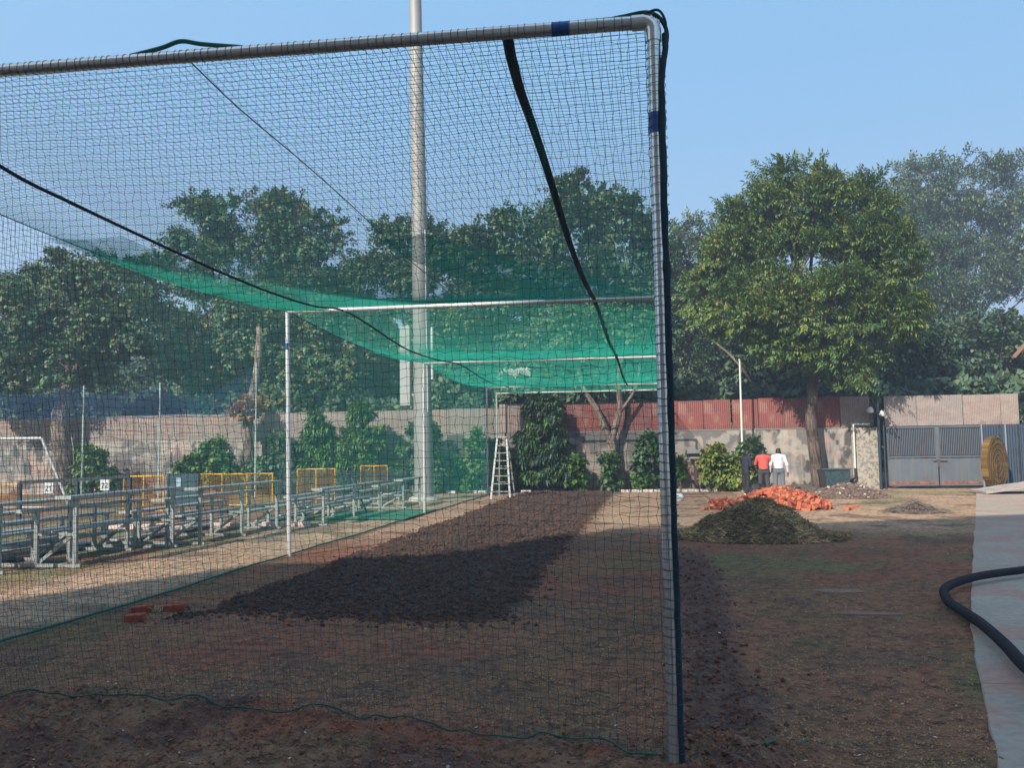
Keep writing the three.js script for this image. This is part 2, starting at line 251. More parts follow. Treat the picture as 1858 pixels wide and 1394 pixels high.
{ // dry leaves and pale chips lying about
  const g = new THREE.BufferGeometry(); g.setAttribute('position', new THREE.Float32BufferAttribute([-1, 0, 0, 0, 0.25, -0.5, 0, 0.1, 0.5, 1, 0.3, 0], 3)); g.setIndex([0, 2, 1, 1, 2, 3]); g.computeVertexNormals(); const R = rng(303);
  const o = instanced('ground_litter', g, M.straw, 2600, (i, d) => { const z = -4 - 26 * Math.pow(R(), 1.6), xw = Math.abs(z) * 0.75 + 1.2, x = lerp(-xw, xw * 0.55, R()); if (bedEdge(x, z) > 0 || x > pathEdge(z) + 0.1) return null; const s = 0.006 + 0.012 * R(); d.position.set(x, groundY(x, z) + 0.004, z); d.rotation.set((R() - 0.5) * 0.8, R() * 6.28, (R() - 0.5) * 0.8); d.scale.setScalar(s); const k = 0.7 + 0.6 * R(), q = R(); return q < 0.3 ? [0.12 * k, 0.065 * k, 0.04 * k] : q < 0.8 ? [0.30 * k, 0.19 * k, 0.08 * k] : [0.5 * k, 0.45 * k, 0.36 * k]; });
  o.userData.label = 'scattered dry leaves and pale chips on the turf';
}
function pathEdge(z) { const pts = [[-36, 12.3], [-32.9, 11.2], [-14.9, 4.99], [-8.6, 2.82], [-5.7, 1.96], [-3, 1.1], [0, 0.1]]; for (let i = 0; i < pts.length - 1; i++) if (z <= pts[i + 1][0]) return lerp(pts[i][1], pts[i + 1][1], clamp((z - pts[i][0]) / (pts[i + 1][0] - pts[i][0]), 0, 1)); return 0.1; }
{ // concrete path along the right, cast in slabs
  const path = new THREE.Group(); path.name = 'concrete_path'; path.userData = { kind: 'structure', label: 'grey concrete path along the right edge, dusted with red soil' }; scene.add(path);
  const R = rng(8); let z0 = -2.0;
  const step = [1.6, 1.2, 1.9, 1.5, 2.2, 2.2, 2.2, 2.4, 2.4, 2.4, 2.4, 2.4, 2.4, 2.4, 2.4];
  for (const s of step) {
    const z1 = Math.max(z0 - s, -33.4), sh = new THREE.Shape(), q = [], edge = 12, gap = 0.008;
    for (let i = 0; i <= edge; i++) { const z = lerp(z0 - gap, z1 + gap, i / edge); q.push([pathEdge(z) + (z > -18 ? 0.04 * (fbm(N1, z * 2.4, 7, 3) - 0.5) : 0.02), z]); }
    q.forEach(([x, z], i) => (i ? sh.lineTo(x, -z) : sh.moveTo(x, -z)));
    sh.lineTo(pathEdge(z1) + 7 + 0.1, -(z1 + gap)); sh.lineTo(pathEdge(z0) + 7, -(z0 - gap)); sh.closePath();
    const g = new THREE.ExtrudeGeometry(sh, { depth: 0.12, bevelEnabled: true, bevelSize: 0.008, bevelThickness: 0.008, bevelSegments: 1 });
    g.rotateX(-Math.PI / 2); g.translate(0, -0.085 + (R() - 0.5) * 0.008, 0);
    obj('slab', g, M.concrete, path); z0 = z1; if (z1 <= -33.4) break;
  }
}

/* ------------------------------------------------------------------ boundary wall, gate */
const WZ = -34.4;
function corrugated(w, h, pitch = 0.076, amp = 0.011) { // sheet standing at z=0, ribs vertical
  const n = Math.max(8, Math.round(w / pitch * 6)), pos = [], uv = [], idx = [];
  for (let i = 0; i <= n; i++) { const x = w * i / n, z = amp * Math.sin(x / pitch * 2 * Math.PI); for (const [y, o] of [[0, 0], [h, 0], [h, -0.004], [0, -0.004]]) { pos.push(x, y, z + o); uv.push(x, y); } }
  for (let i = 0; i < n; i++) for (let k = 0; k < 4; k++) { const a = i * 4 + k, b = i * 4 + (k + 1) % 4; idx.push(a, a + 4, b, b, a + 4, b + 4); }
  const g = new THREE.BufferGeometry(); g.setAttribute('position', new THREE.Float32BufferAttribute(pos, 3)); g.setAttribute('uv', new THREE.Float32BufferAttribute(uv, 2)); g.setIndex(idx); g.computeVertexNormals(); return g;
}
{
  const wall = thing('boundary_wall', 'long stained plaster boundary wall topped with red and pink metal sheets', 'wall', [0, 0, 0]);
  obj('plaster_base', [box(37.6, 2.35, 0.22, -11.25 + 0.35, 1.1, WZ - 0.11)], M.plaster, wall);
  obj('coping', [box(37.6, 0.05, 0.27, -10.9, 2.30, WZ - 0.12, 0.01)], mat([0.2, 0.19, 0.175], 0.9), wall);
  const R = rng(31); let x = -29.7;
  while (x < 8.2) {
    const red = x > -5.6 && x < 6.6, w = Math.min(red ? 0.95 + 0.1 * R() : 1.0 + 0.15 * R(), 8.25 - x); if (w < 0.2) break;
    const top = (x < -6.9 ? 3.34 : 3.47) + 0.05 * (R() - 0.5), g = corrugated(w - 0.02, top - 2.33);
    const m = red ? M.sheetRed[R() < 0.6 ? 0 : 1] : M.sheetPink[R() < 0.6 ? 0 : 1];
    const s = obj('metal_sheet', g.translate(R() * 20 - 0, 0, 0).translate(0, 0, 0), m, wall); g.translate(-g.boundingBox?.min.x || 0, 0, 0);
    g.computeBoundingBox(); g.translate(-g.boundingBox.min.x, 0, 0); s.position.set(x, 2.33, WZ - 0.06 + 0.012 * R()); s.rotation.z = (R() - 0.5) * 0.008;
    x += w;
    if (red && R() < 0.25) x += 0.06;
  }
  const posts = []; for (let px = -29; px < 8; px += 3.15) posts.push(box(0.07, 1.25, 0.07, px, 2.93, WZ - 0.14)); obj('sheet_post', posts, mat([0.05, 0.035, 0.035], 0.8), wall);
  // lighter rendered pier beside the gate
  obj('end_pier', [box(1.0, 2.4, 0.3, 7.92, 1.1, WZ - 0.06, 0.02)], mat([0.38, 0.35, 0.30], 0.9, 0, { map: grainMap }), wall);
  const bl = thing('wall_foot_kerb', 'broken row of white painted edging stones along the foot of the wall', 'kerb');
  const wp = mat([0.7, 0.68, 0.64], 0.85, 0, { map: grainMap }); const RR = rng(66);
  for (let kx = -9; kx < 3.2; kx += 0.42) { if (RR() < 0.3) continue; obj('stone', [box(0.36 + 0.05 * RR(), 0.11, 0.11, 0, 0, 0, 0.02)], wp, bl).position.set(kx, 0.05, -33.2 + 0.1 * RR()); bl.children.at(-1).rotation.y = (RR() - 0.5) * 0.2; }
}
{
  const gate = thing('metal_gate', 'grey blue double steel gate with barred top and plain lower panels', 'gate', [8.66, 0, WZ + 0.02]);
  for (const [x0, x1] of [[0, 1.78], [1.82, 3.6]]) {
    const w = x1 - x0, f = 0.06;
    obj('frame', [box(f, 2.2, 0.05, x0 + f / 2, 1.2, 0, 0.006), box(f, 2.2, 0.05, x1 - f / 2, 1.2, 0, 0.006), box(w - 2 * f, f, 0.05, (x0 + x1) / 2, 2.27, 0, 0.006), box(w - 2 * f, f, 0.05, (x0 + x1) / 2, 1.17, 0, 0.006), box(w - 2 * f, f, 0.05, (x0 + x1) / 2, 0.13, 0, 0.006)], M.gatePaint, gate);
    obj('lower_panel', [box(w - 2 * f, 1.0 - f, 0.02, (x0 + x1) / 2, 0.64, -0.004)], M.gatePaint, gate);
    for (let x = x0 + f + 0.03; x < x1 - f; x += 0.062) obj('gate_bar', [box(0.026, 1.06 - f, 0.026, x, 1.72, 0.0, 0.004)], M.gatePaint, gate);
    obj('backing_sheet', [box(w - 2 * f, 1.04, 0.006, (x0 + x1) / 2, 1.72, -0.03)], mat([0.022, 0.028, 0.045], 0.7), gate);
    obj('rust_strip', [box(w - 2 * f, 0.1, 0.024, (x0 + x1) / 2, 0.215, -0.003)], mat([0.30, 0.13, 0.09], 0.9, 0, { map: grainMap }), gate);
  }
  obj('latch', [box(0.5, 0.035, 0.05, 1.85, 1.03, 0.05, 0.01), bar([1.8, 1.03, 0.06], [1.8, 0.8, 0.06], 0.02), box(0.12, 0.09, 0.06, 1.77, 1.1, 0.05, 0.01)], mat([0.2, 0.19, 0.19], 0.5, 0.6), gate);
  obj('centre_strip', [box(0.09, 1.15, 0.03, 1.8, 1.73, 0.035, 0.006)], M.gatePaint, gate);
  // pinkish sheets above the gate
  const top = thing('gate_top_screen', 'row of faded pink metal sheets standing above the grey gate', 'screen', [8.66, 2.33, WZ - 0.05]); const R = rng(71);
  let x = 0; for (const w of [1.15, 1.62, 1.3, 0.62]) { const s = obj('metal_sheet', corrugated(w - 0.015, 1.12 + 0.03 * (R() - 0.5), 0.06, 0.006), M.sheetPink[R() < 0.5 ? 0 : 1], top); s.position.set(x, 0, 0.01 * R()); x += w; }
  obj('support_rail', [box(4.7, 0.06, 0.05, 2.33, -0.01, -0.05), box(0.07, 3.4, 0.07, 4.66, -0.65, -0.07)], M.darkPaint, top);
  const post = thing('gate_post', 'dark round gate post with white lamp heads at its top', 'post', [8.36, 0, -34.15]);
  obj('shaft', [bar([0, 0, 0], [0, 3.5, 0], 0.055), bar([0.17, 0, 0.02], [0.17, 2.5, 0.02], 0.035)], M.darkPaint, post);
  obj('bracket', [box(0.5, 0.05, 0.05, 0, 2.85, 0.05), box(0.12, 0.8, 0.08, -0.24, 2.75, 0)], M.darkPaint, post);
  for (const [x, y] of [[-0.3, 2.95], [0.12, 2.82]]) { const h = obj('lamp_head', [new THREE.LatheGeometry([[0.001, 0.1], [0.05, 0.095], [0.1, 0.04], [0.13, -0.05], [0.115, -0.055], [0.001, -0.03]].map((p) => new THREE.Vector2(...p)), 14).rotateX(0.7).translate(x, y, 0.14)], mat([0.6, 0.6, 0.58], 0.4), post); }
  // dark blue sheets right of the gate
  const blue = thing('blue_sheet_panel', 'dark blue corrugated sheets standing to the right of the grey gate', 'panel', [12.3, 0, WZ + 0.06]);
  for (let i = 0; i < 3; i++) obj('metal_sheet', corrugated(0.62, 2.3, 0.09, 0.014), M.sheetBlue, blue).position.set(i * 0.63 - 0.3, 0.02, 0.02 * i);
  obj('side_rail', [box(0.05, 2.34, 0.05, 0.47, 1.17, 0.08), box(0.05, 2.34, 0.05, -0.33, 1.17, 0.05)], mat([0.2, 0.24, 0.3], 0.6), blue);
  const dk = thing('dark_side_wall', 'dark brown wall end at the far right beyond the gate', 'wall', [14.4, 0, WZ]); obj('wall_face', [box(1.4, 3.3, 0.2, 0.05, 1.6, 0, 0.02)], mat([0.07, 0.05, 0.05], 0.9, 0, { map: grainMap }), dk); obj('band', [box(1.3, 0.12, 0.06, 0, 1.1, 0.12)], mat([0.3, 0.2, 0.06], 0.8), dk);
  // white pipe on the pier
  const pipe = thing('drain_pipe', 'thin white plastic drain pipe on the light pier beside the gate', 'pipe', [7.48, 0, -34.2]);
  obj('pipe_run', [bar([0, 0.72, 0], [0, 2.42, 0], 0.033), bar([0, 2.42, 0], [0.7, 2.42, 0], 0.026)], M.whitePaint, pipe);
  obj('elbow', [bar([0, 0.78, 0], [0, 0.42, 0.02], 0.042), bar([0, 0.44, 0.02], [-0.22, 0.3, 0.12], 0.042)], M.black, pipe);
}

/* ------------------------------------------------------------------ nets */
function cords(lines, r) { // each line: array of Vector3; three-sided cords joined into one geometry
  let nv = 0, ni = 0; for (const l of lines) { nv += l.length * 3; ni += (l.length - 1) * 18; }
  const P = new Float32Array(nv * 3), Nn = new Float32Array(nv * 3), I = new Uint32Array(ni); let v = 0, q = 0; const t = V(), a = V(), b = V(), up = V(0, 1, 0), alt = V(1, 0.2, 0.1).normalize();
  for (const l of lines) {
    const base = v;
    for (let k = 0; k < l.length; k++) {
      t.subVectors(l[Math.min(k + 1, l.length - 1)], l[Math.max(k - 1, 0)]).normalize(); a.crossVectors(t, Math.abs(t.y) > 0.8 ? alt : up).normalize(); b.crossVectors(t, a);
      for (let s = 0; s < 3; s++) { const c = Math.cos(s * 2.094), w = Math.sin(s * 2.094), nx = a.x * c + b.x * w, ny = a.y * c + b.y * w, nz = a.z * c + b.z * w; P.set([l[k].x + nx * r, l[k].y + ny * r, l[k].z + nz * r], v * 3); Nn.set([nx, ny, nz], v * 3); v++; }
    }
    for (let k = 0; k < l.length - 1; k++) for (let s = 0; s < 3; s++) { const A = base + k * 3 + s, B = base + k * 3 + (s + 1) % 3; I.set([A, B, A + 3, B, B + 3, A + 3], q); q += 6; }
  }
  const g = new THREE.BufferGeometry(); g.setAttribute('position', new THREE.BufferAttribute(P, 3)); g.setAttribute('normal', new THREE.BufferAttribute(Nn, 3)); g.setIndex(new THREE.BufferAttribute(I, 1)); return g;
}
function netLines(f, nu, nv, su = 1, sv = 1) { // f(i, j) -> Vector3; cords along both families, sampled every su / sv cells
  const L = [];
  for (let i = 0; i <= nu; i++) { const l = []; for (let j = 0; j <= nv; j += sv) l.push(f(i, j)); if (nv % sv) l.push(f(i, nv)); L.push(l); }
  for (let j = 0; j <= nv; j++) { const l = []; for (let i = 0; i <= nu; i += su) l.push(f(i, j)); if (nu % su) l.push(f(nu, j)); L.push(l); }
  return L;
}
const FZ = [-4.88, -13.8, -22.7, -31.8, -33.9], FH = [4.17, 4.08, 4.04, 3.98, 3.88], XL = -6.03, XR = 0.071, XRz = (z) => XR + 0.011 * Math.max(0, -z - 4.88);
function spanAt(z) { let k = 0; while (k < FZ.length - 2 && z < FZ[k + 1]) k++; const t = clamp((z - FZ[k]) / (FZ[k + 1] - FZ[k]), 0, 1); return [k, t, lerp(FH[k], FH[k + 1], t)]; }
function roofY(x, z) {
  const [k, t, h] = spanAt(z), s = 4 * t * (1 - t), u = (x - XL) / (XRz(z) - XL), amp = k === 0 ? 0.20 : k < 3 ? 0.17 : 0.05;
  const lat = 1 + 0.55 * Math.max(Math.sin(clamp((u - 0.16) / 0.69, 0, 1) * Math.PI), 0.4 * Math.sin(clamp(u / 0.16, 0, 1) * Math.PI), 0.5 * Math.sin(clamp((u - 0.85) / 0.15, 0, 1) * Math.PI));
  return h + 0.05 - s * (amp + 0.02) * (k ? 1 : 1 - 0.42 * sstep(u, 0.6, 0.85)) * lat + 0.03 * (fbm(N1, x * 0.8, z * 0.5, 2) - 0.5) * Math.min(1, s * 3);
}
{
  const R = rng(4);
  // steel frames
  const labels = ['galvanised pipe goal frame nearest the camera with blue tape bands', 'second pipe frame of the net cage, left post standing by the sandy strip', 'third pipe frame of the net cage, left post beside the floodlight mast', 'fourth pipe frame of the net cage, left post beside the ladder', 'last pipe frame of the net cage, closest to the wall'];
  FZ.forEach((z, k) => {
    const xr = XRz(z), t = thing('pipe_frame', labels[k], 'pipe frame', [0, 0, 0], 0, 'pipe frames of the net cage'), h = FH[k], r = k ? 0.036 : 0.039, m = k ? M.galvFar : M.galv, dx = k ? 0.02 : 0.012;
    obj('crossbar', [bar([XL + dx, h + (k ? 0.02 : 0.10), z], [xr - 0.005, h, z], r, 16)], m, t);
    obj('post', [bar([XL + (k === 1 ? 0.05 : 0), -0.1, z], [XL, h, z], r, 16)], m, t);
    obj('post', [bar([xr + (k ? 0 : 0.01), -0.1, z], [xr, h - 0.0, z], r, 16)], m, t);
    obj('elbow', [new THREE.TorusGeometry(0.055, r + 0.006, 12, 10, Math.PI / 2).translate(xr - 0.055, h - 0.055, z), bar([xr, h - 0.055, z], [xr, h - 0.12, z], r + 0.006, 14), bar([xr - 0.05, h, z], [xr - 0.12, h, z], r + 0.006, 14)], m, t);
    obj('elbow', [new THREE.SphereGeometry(r + 0.006, 12, 8).translate(XL, h + (k ? 0.02 : 0.1), z)], m, t);
    if (k === 0) { obj('tape_band', [bar([-0.51, h + 0.008, z], [-0.41, h + 0.007, z], r + 0.0015, 16)], M.blueTape, t); obj('tape_band', [bar([xr, 3.51, z], [xr, 3.63, z], r + 0.0015, 16)], M.blueTape, t); }
    if (k === 1) obj('tape_band', [bar([XL + 0.005, 3.45, z], [XL + 0.005, 3.56, z], r + 0.002, 12)], M.blueTape, t);
  });
  // front net: hangs from the near crossbar, foot trails inwards on the left
  const P = 0.05, x0 = -6.0, nu = Math.round((XR - x0) / P), nv = 84, RX = [], jit = new Map();
  const front = (i, j) => {
    const key = i * 1000 + j; if (jit.has(key)) return jit.get(key);
    const x = x0 + (XR - x0) * i / nu, v = j / nv, h = 4.17 + 0.1 * (XR - x) / 6.1, e = (XR - x) / 4.8;
    const foot = 1.06 * (1 - Math.exp(-e * 2.6)) * (1 - 0.12 * e), y = h * (1 - v) + 0.02;
    const billow = 0.10 * Math.sin(v * Math.PI) * (fbm(N1, x * 0.7, v * 2.5, 3) - 0.35) + 0.05 * Math.sin(v * 3.14) * Math.sin(x * 1.3);
    const edge = (i === 0 || i === nu || j === 0 || j === nv) ? 0.2 : 1, wig = 0.0095 * edge, sag = 0.05 * Math.sin(v * Math.PI) * (fbm(N2, x * 1.1, v * 3, 3) - 0.5) * 2;
    const p = V(x + wig * (R() - 0.5) * 2 + 0.085 * Math.sin(v * Math.PI) * (fbm(N3, x * 0.8, v * 3 + 9, 3) - 0.5), y + wig * (R() - 0.5) * 2 + sag, FZ[0] + 0.03 - foot * Math.pow(v, 1.25) + billow + wig * (R() - 0.5));
    if (j === nv) p.y = 0.03 + groundY(p.x, p.z); jit.set(key, p); return p;
  };
  const fn = thing('front_net', 'dark square mesh net hanging across the near pipe frame', 'net');
  obj('mesh_panel', cords(netLines(front, nu, nv), 0.0013), M.netDark, fn);
  // knots
  const kg = new THREE.OctahedronGeometry(0.0034), kn = []; const im = new THREE.InstancedMesh(kg, M.netDark, (nu - 1) * (nv - 1)); let q = 0; const mm = new THREE.Matrix4();
  for (let i = 1; i < nu; i++) for (let j = 1; j < nv; j++) im.setMatrixAt(q++, mm.makeTranslation(front(i, j).x, front(i, j).y, front(i, j).z)); im.name = 'knots'; im.userData.kind = 'stuff'; im.castShadow = true; fn.add(im);
  const foot = []; for (let i = 0; i <= nu; i += 2) { const p = front(i, nv); foot.push([p.x, groundY(p.x, p.z) + 0.034 + 0.012 * R(), p.z]); } obj('foot_rope', [tube(foot, 0.0055, 200, 6)], M.ropeGreen, fn);
  // lashings round the crossbar and the post
  const lash = []; for (let x = x0 + 0.03; x < XR - 0.08; x += 0.05 + 0.012 * (R() - 0.5)) { const y = 4.17 + 0.1 * (XR - x) / 6.1; lash.push(new THREE.TorusGeometry(0.0412, 0.0017, 4, 14).rotateY(Math.PI / 2 + (R() - 0.5) * 0.5).translate(x, y, FZ[0])); }
  obj('crossbar_lashing', lash, M.netDark, fn);
  const lash2 = []; for (let y = 0.05; y < 4.05; y += 0.05 + 0.016 * (R() - 0.5)) lash2.push(new THREE.TorusGeometry(0.0412, 0.0017, 4, 14).rotateX(Math.PI / 2 + (R() - 0.5) * 0.5).scale(1.24, 1, 1.25).translate(XR + 0.01 + 0.01 * (1 - y / 4), y, FZ[0] + 0.008));
  obj('post_lashing', lash2, M.netDark, fn);

  // side nets
  const side = (X0, name, label, m, sgn) => {
    const nz = Math.round((FZ[0] - FZ[4]) / 0.052), ny = 78, wv = 0.05;
    const f = (i, j) => { const z = lerp(FZ[0], FZ[4], i / nz), X = X0 > -3 ? XRz(z) + 0.02 : X0, v = j / ny, top = roofY(X, z) - 0.02, [k, t] = spanAt(z), b = Math.sin(v * Math.PI); return V(X + sgn * (0.05 * 4 * t * (1 - t) * Math.pow(1 - v, 2) + (X < -3 ? 0.10 : 0.0) * Math.pow(v, 3) * fbm(N1, z * 0.4, 3, 2)) + (X < -3 ? wv : 0.02) * b * (fbm(N2, z * 0.8 + 40 * (X > -3), v * 3, 2) - 0.5), top * (1 - v) + 0.02 * b * (fbm(N3, z, v * 4, 2) - 0.5), z); };
    const t = thing(name, label, 'net'); obj('mesh_panel', cords(netLines(f, nz, ny, 8, 6), 0.0019), m, t);
    const rope = []; for (let i = 0; i <= nz; i += 6) { const p = f(i, ny); rope.push([p.x, groundY(p.x, p.z) + 0.03, p.z]); } obj('foot_rope', [tube(rope, 0.014, 160, 6)], M.ropeGreen, t);
    const tr = []; for (let i = 0; i <= nz; i += 6) { const p = f(i, 0); tr.push([p.x, p.y, p.z]); } obj('top_rope', [tube(tr, 0.006, 200, 5)], M.rope, t);
    return t;
  };
  side(XL, 'side_net', 'green mesh net along the left side of the cage in front of the bleachers', M.netSide, 1);
  const rs = side(XR, 'side_net', 'green mesh net on the right side of the cage, seen edge on', M.netSide, -1);
  // folded surplus of the right net gathered down the near post
  const fold = (pts, rx, rz, seed) => { const c = new THREE.CatmullRomCurve3(pts.map((p) => V(...p))), n = 90, m = 10, g = new THREE.TubeGeometry(c, n, 1, m), p = g.attributes.position, R2 = rng(seed), cc = V(); for (let i = 0; i <= n; i++) { c.getPointAt(i / n, cc); for (let k = 0; k <= m; k++) { const q = i * (m + 1) + k, a = (k % m) / m * 6.283, rr = (0.7 + 0.3 * i / n) * (0.55 + 0.9 * fbm(N1, i * 0.5 + seed, (k % m) * 0.9, 3)); p.setXYZ(q, cc.x + Math.cos(a) * rx * rr, cc.y, cc.z + Math.sin(a) * rz * rr); } } g.computeVertexNormals(); return g; };
  obj('folded_edge', [fold([[XR + 0.046, 0.0, -4.845], [XR + 0.042, 1.2, -4.845], [XR + 0.038, 2.4, -4.845], [XR + 0.036, 3.3, -4.845], [XR + 0.04, 3.8, -4.85], [XR + 0.062, 4.0, -4.87], [XR + 0.066, 4.1, -4.89]], 0.0185, 0.02, 3)], mat([0.008, 0.028, 0.045], 0.9), rs);
  obj('corner_tie', [tube([[-0.28, 4.2, -4.9], [-0.1, 4.225, -4.9], [0.05, 4.235, -4.9], [0.115, 4.19, -4.9], [0.148, 4.1, -4.89], [0.135, 4.0, -4.87]], 0.013, 40, 6), tube([[0.02, 4.21, -4.86], [0.1, 4.22, -4.85], [0.14, 4.15, -4.86], [0.13, 4.05, -4.9]], 0.008, 30, 5)], mat([0.012, 0.045, 0.045], 0.85), rs);

  // roof net
  const nz = Math.round((FZ[0] - FZ[4]) / 0.05), nx = Math.round((XR - XL) / 0.05);
  const roof = (i, j) => { const z = lerp(FZ[0], FZ[4], i / nz), x = lerp(XL, XRz(z), j / nx); return V(x, roofY(x, z), z); };
  const rf = thing('roof_net', 'green mesh net stretched over the top of the cage', 'net');
  obj('mesh_panel', cords(netLines(roof, nz, nx, 8, 5), 0.0019), M.netGreen, rf);
  const strap = (pts, w, h) => { const c = new THREE.CatmullRomCurve3(pts.map((p) => V(...p))), g = new THREE.TubeGeometry(c, 120, 1, 8), p = g.attributes.position, cc = V(); for (let i = 0; i <= 120; i++) { c.getPointAt(i / 120, cc); for (let k = 0; k <= 8; k++) { const q = i * 9 + k, a = k / 8 * 6.283; p.setXYZ(q, cc.x + Math.cos(a) * w, cc.y + Math.sin(a) * h, cc.z); } } g.computeVertexNormals(); return g; };
  obj('seam_strap', [strap([[-0.775, 4.17, -4.87], [-0.78, 4.135, -4.97], [-0.80, 4.15, -5.3], [-0.82, 4.17, -5.7], [-0.82, 4.16, -6.3], [-0.82, 4.1, -7.4], [-0.82, 4.0, -8.5], [-0.82, 3.93, -9.8], [-0.82, 3.92, -11.3], [-0.82, 3.99, -12.9], [-0.85, 4.1, -13.8], [-0.83, 3.93, -18], [-0.83, 4.02, -22.7], [-0.82, 3.86, -27], [-0.82, 3.95, -31.8]], 0.034, 0.02)], M.rope, rf);
  obj('seam_strap', [strap([[-4.95, 4.22, -4.93], [-5.05, 4.03, -6.1], [-5.05, 3.98, -7], [-5.05, 3.93, -8.4], [-5.05, 3.9, -9.6], [-5.05, 3.9, -11.2], [-5.05, 3.96, -12.6], [-5.04, 4.08, -13.8], [-5.05, 3.85, -17.7], [-5.05, 3.9, -20.7], [-5.05, 4.0, -22.7], [-5.05, 3.84, -27], [-5.05, 3.95, -31.8]], 0.018, 0.016)], M.rope, rf);
  obj('seam_cord', [tube([[-2.8, 4.2, -4.93], [-2.8, 4.16, -5.5], [-2.8, 4.14, -6.8], [-2.8, 4.1, -8], [-2.8, 4.02, -9.5], [-2.8, 3.99, -11], [-2.8, 4.08, -13.8]], 0.005, 60, 5)], M.rope, rf);
  obj('bunched_corner', [tube([[-3.2, 4.265, -4.9], [-2.98, 4.3, -4.9], [-2.86, 4.33, -4.9], [-2.72, 4.3, -4.9], [-2.45, 4.255, -4.9]], 0.014, 30, 6)], M.ropeGreen, rf);
  // second, finer net laid over the roof
  const fine = (xa, xb, za, zb, drop, p) => { const a = Math.round((za - zb) / p), b = Math.round((xb - xa) / p); return cords(netLines((i, j) => { const z = lerp(za, zb, i / a), x = lerp(xa, xb === XR ? XRz(z) : xb, j / b); return V(x, roofY(x, z) - drop + 0.03 * (fbm(N2, x * 1.3, z * 1.1, 3) - 0.5), z); }, a, b, 10, 6), 0.00125); };
  const fine2 = () => { const za = -8.25, zb = -13.75, a = 170, b = 60; return cords(netLines((i, j) => { const z = lerp(za, zb, i / a), xa = -2.62 + Math.max(0, -8.6 - z) * 0.2, xb = Math.min(XRz(z), -2.15 + (-8.25 - z) * 0.42), e = 0.12 * (fbm(N3, z * 2, 4, 3) - 0.5); const x = lerp(xa + e, xb + e, j / b); return V(x, roofY(x, z) - 0.03 + 0.03 * (fbm(N2, x * 1.3, z * 1.1, 3) - 0.5), z + 0.25 * (fbm(N1, x * 2, 3, 2) - 0.5) * (1 - i / a)); }, a, b, 8, 5), 0.0014); };
  const ov = thing('overlay_net', 'bright green finer net strip sagging along the left roof edge of the cage', 'net'); obj('mesh_panel', fine(XL - 0.03, -5.22, -7.9, -13.75, 0.025, 0.024), M.netGreen, ov);
  const ov2 = thing('overlay_net', 'bright green finer net strip slanting across the first roof bay', 'net'); obj('mesh_panel', fine2(), M.netGreen, ov2);
  const ov3 = thing('overlay_net', 'bright green finer net laid over the far roof bays of the cage', 'net'); obj('mesh_panel', fine(XL - 0.03, XR, -18.2, -31.7, 0.02, 0.05), M.netGreen, ov3);
  // end net
  const en = thing('end_net', 'thin mesh net closing the far end of the cage before the wall', 'net'); const enx = Math.round((XR - XL) / 0.06);
  obj('mesh_panel', cords(netLines((i, j) => V(lerp(XL, XRz(FZ[4]), i / enx), 3.85 * (1 - j / 64), FZ[4] + 0.05 * Math.sin(j / 64 * 3.14)), enx, 64, 8, 8), 0.0017), M.netDark, en);
}

/* ------------------------------------------------------------------ floodlight mast */
{
  const t = thing('floodlight_mast', 'tall tapering grey floodlight mast with a long cabinet on its side', 'floodlight mast', [-7.68, 0, -28.9]);
  const H = 30, g = new THREE.CylinderGeometry(0.13, 0.335, H, 16, 12); g.translate(0, H / 2, 0); g.rotateZ(0.011);
  obj('mast', [g], mat([0.33, 0.33, 0.325], 0.6, 0.15, { map: tex(256, 512, (u, v) => { const a = fbm(N1, u * 5, v * 24, 4, 5); return 0.6 + 0.4 * a; }, [1, 1]) }), t);
  obj('base_plate', [new THREE.CylinderGeometry(0.5, 0.55, 0.12, 16).translate(0, 0.06, 0)], mat([0.4, 0.38, 0.36], 0.8), t);
  obj('cabinet', [box(0.36, 2.75, 0.3, -0.62, 4.6, 0, 0.02)], mat([0.36, 0.38, 0.385], 0.5, 0.1), t);
  for (const y of [3.6, 5.5]) obj('cabinet_bracket', [box(0.5, 0.06, 0.08, -0.35, y, 0)], M.galvFar, t);
  obj('conduit', [bar([0.22, 3.0, 0.3], [0.16, 9.3, 0.25], 0.022, 8), bar([0.36, 4.1, 0.2], [0.36, 5.9, 0.2], 0.05, 8)], M.galvFar, t);
}

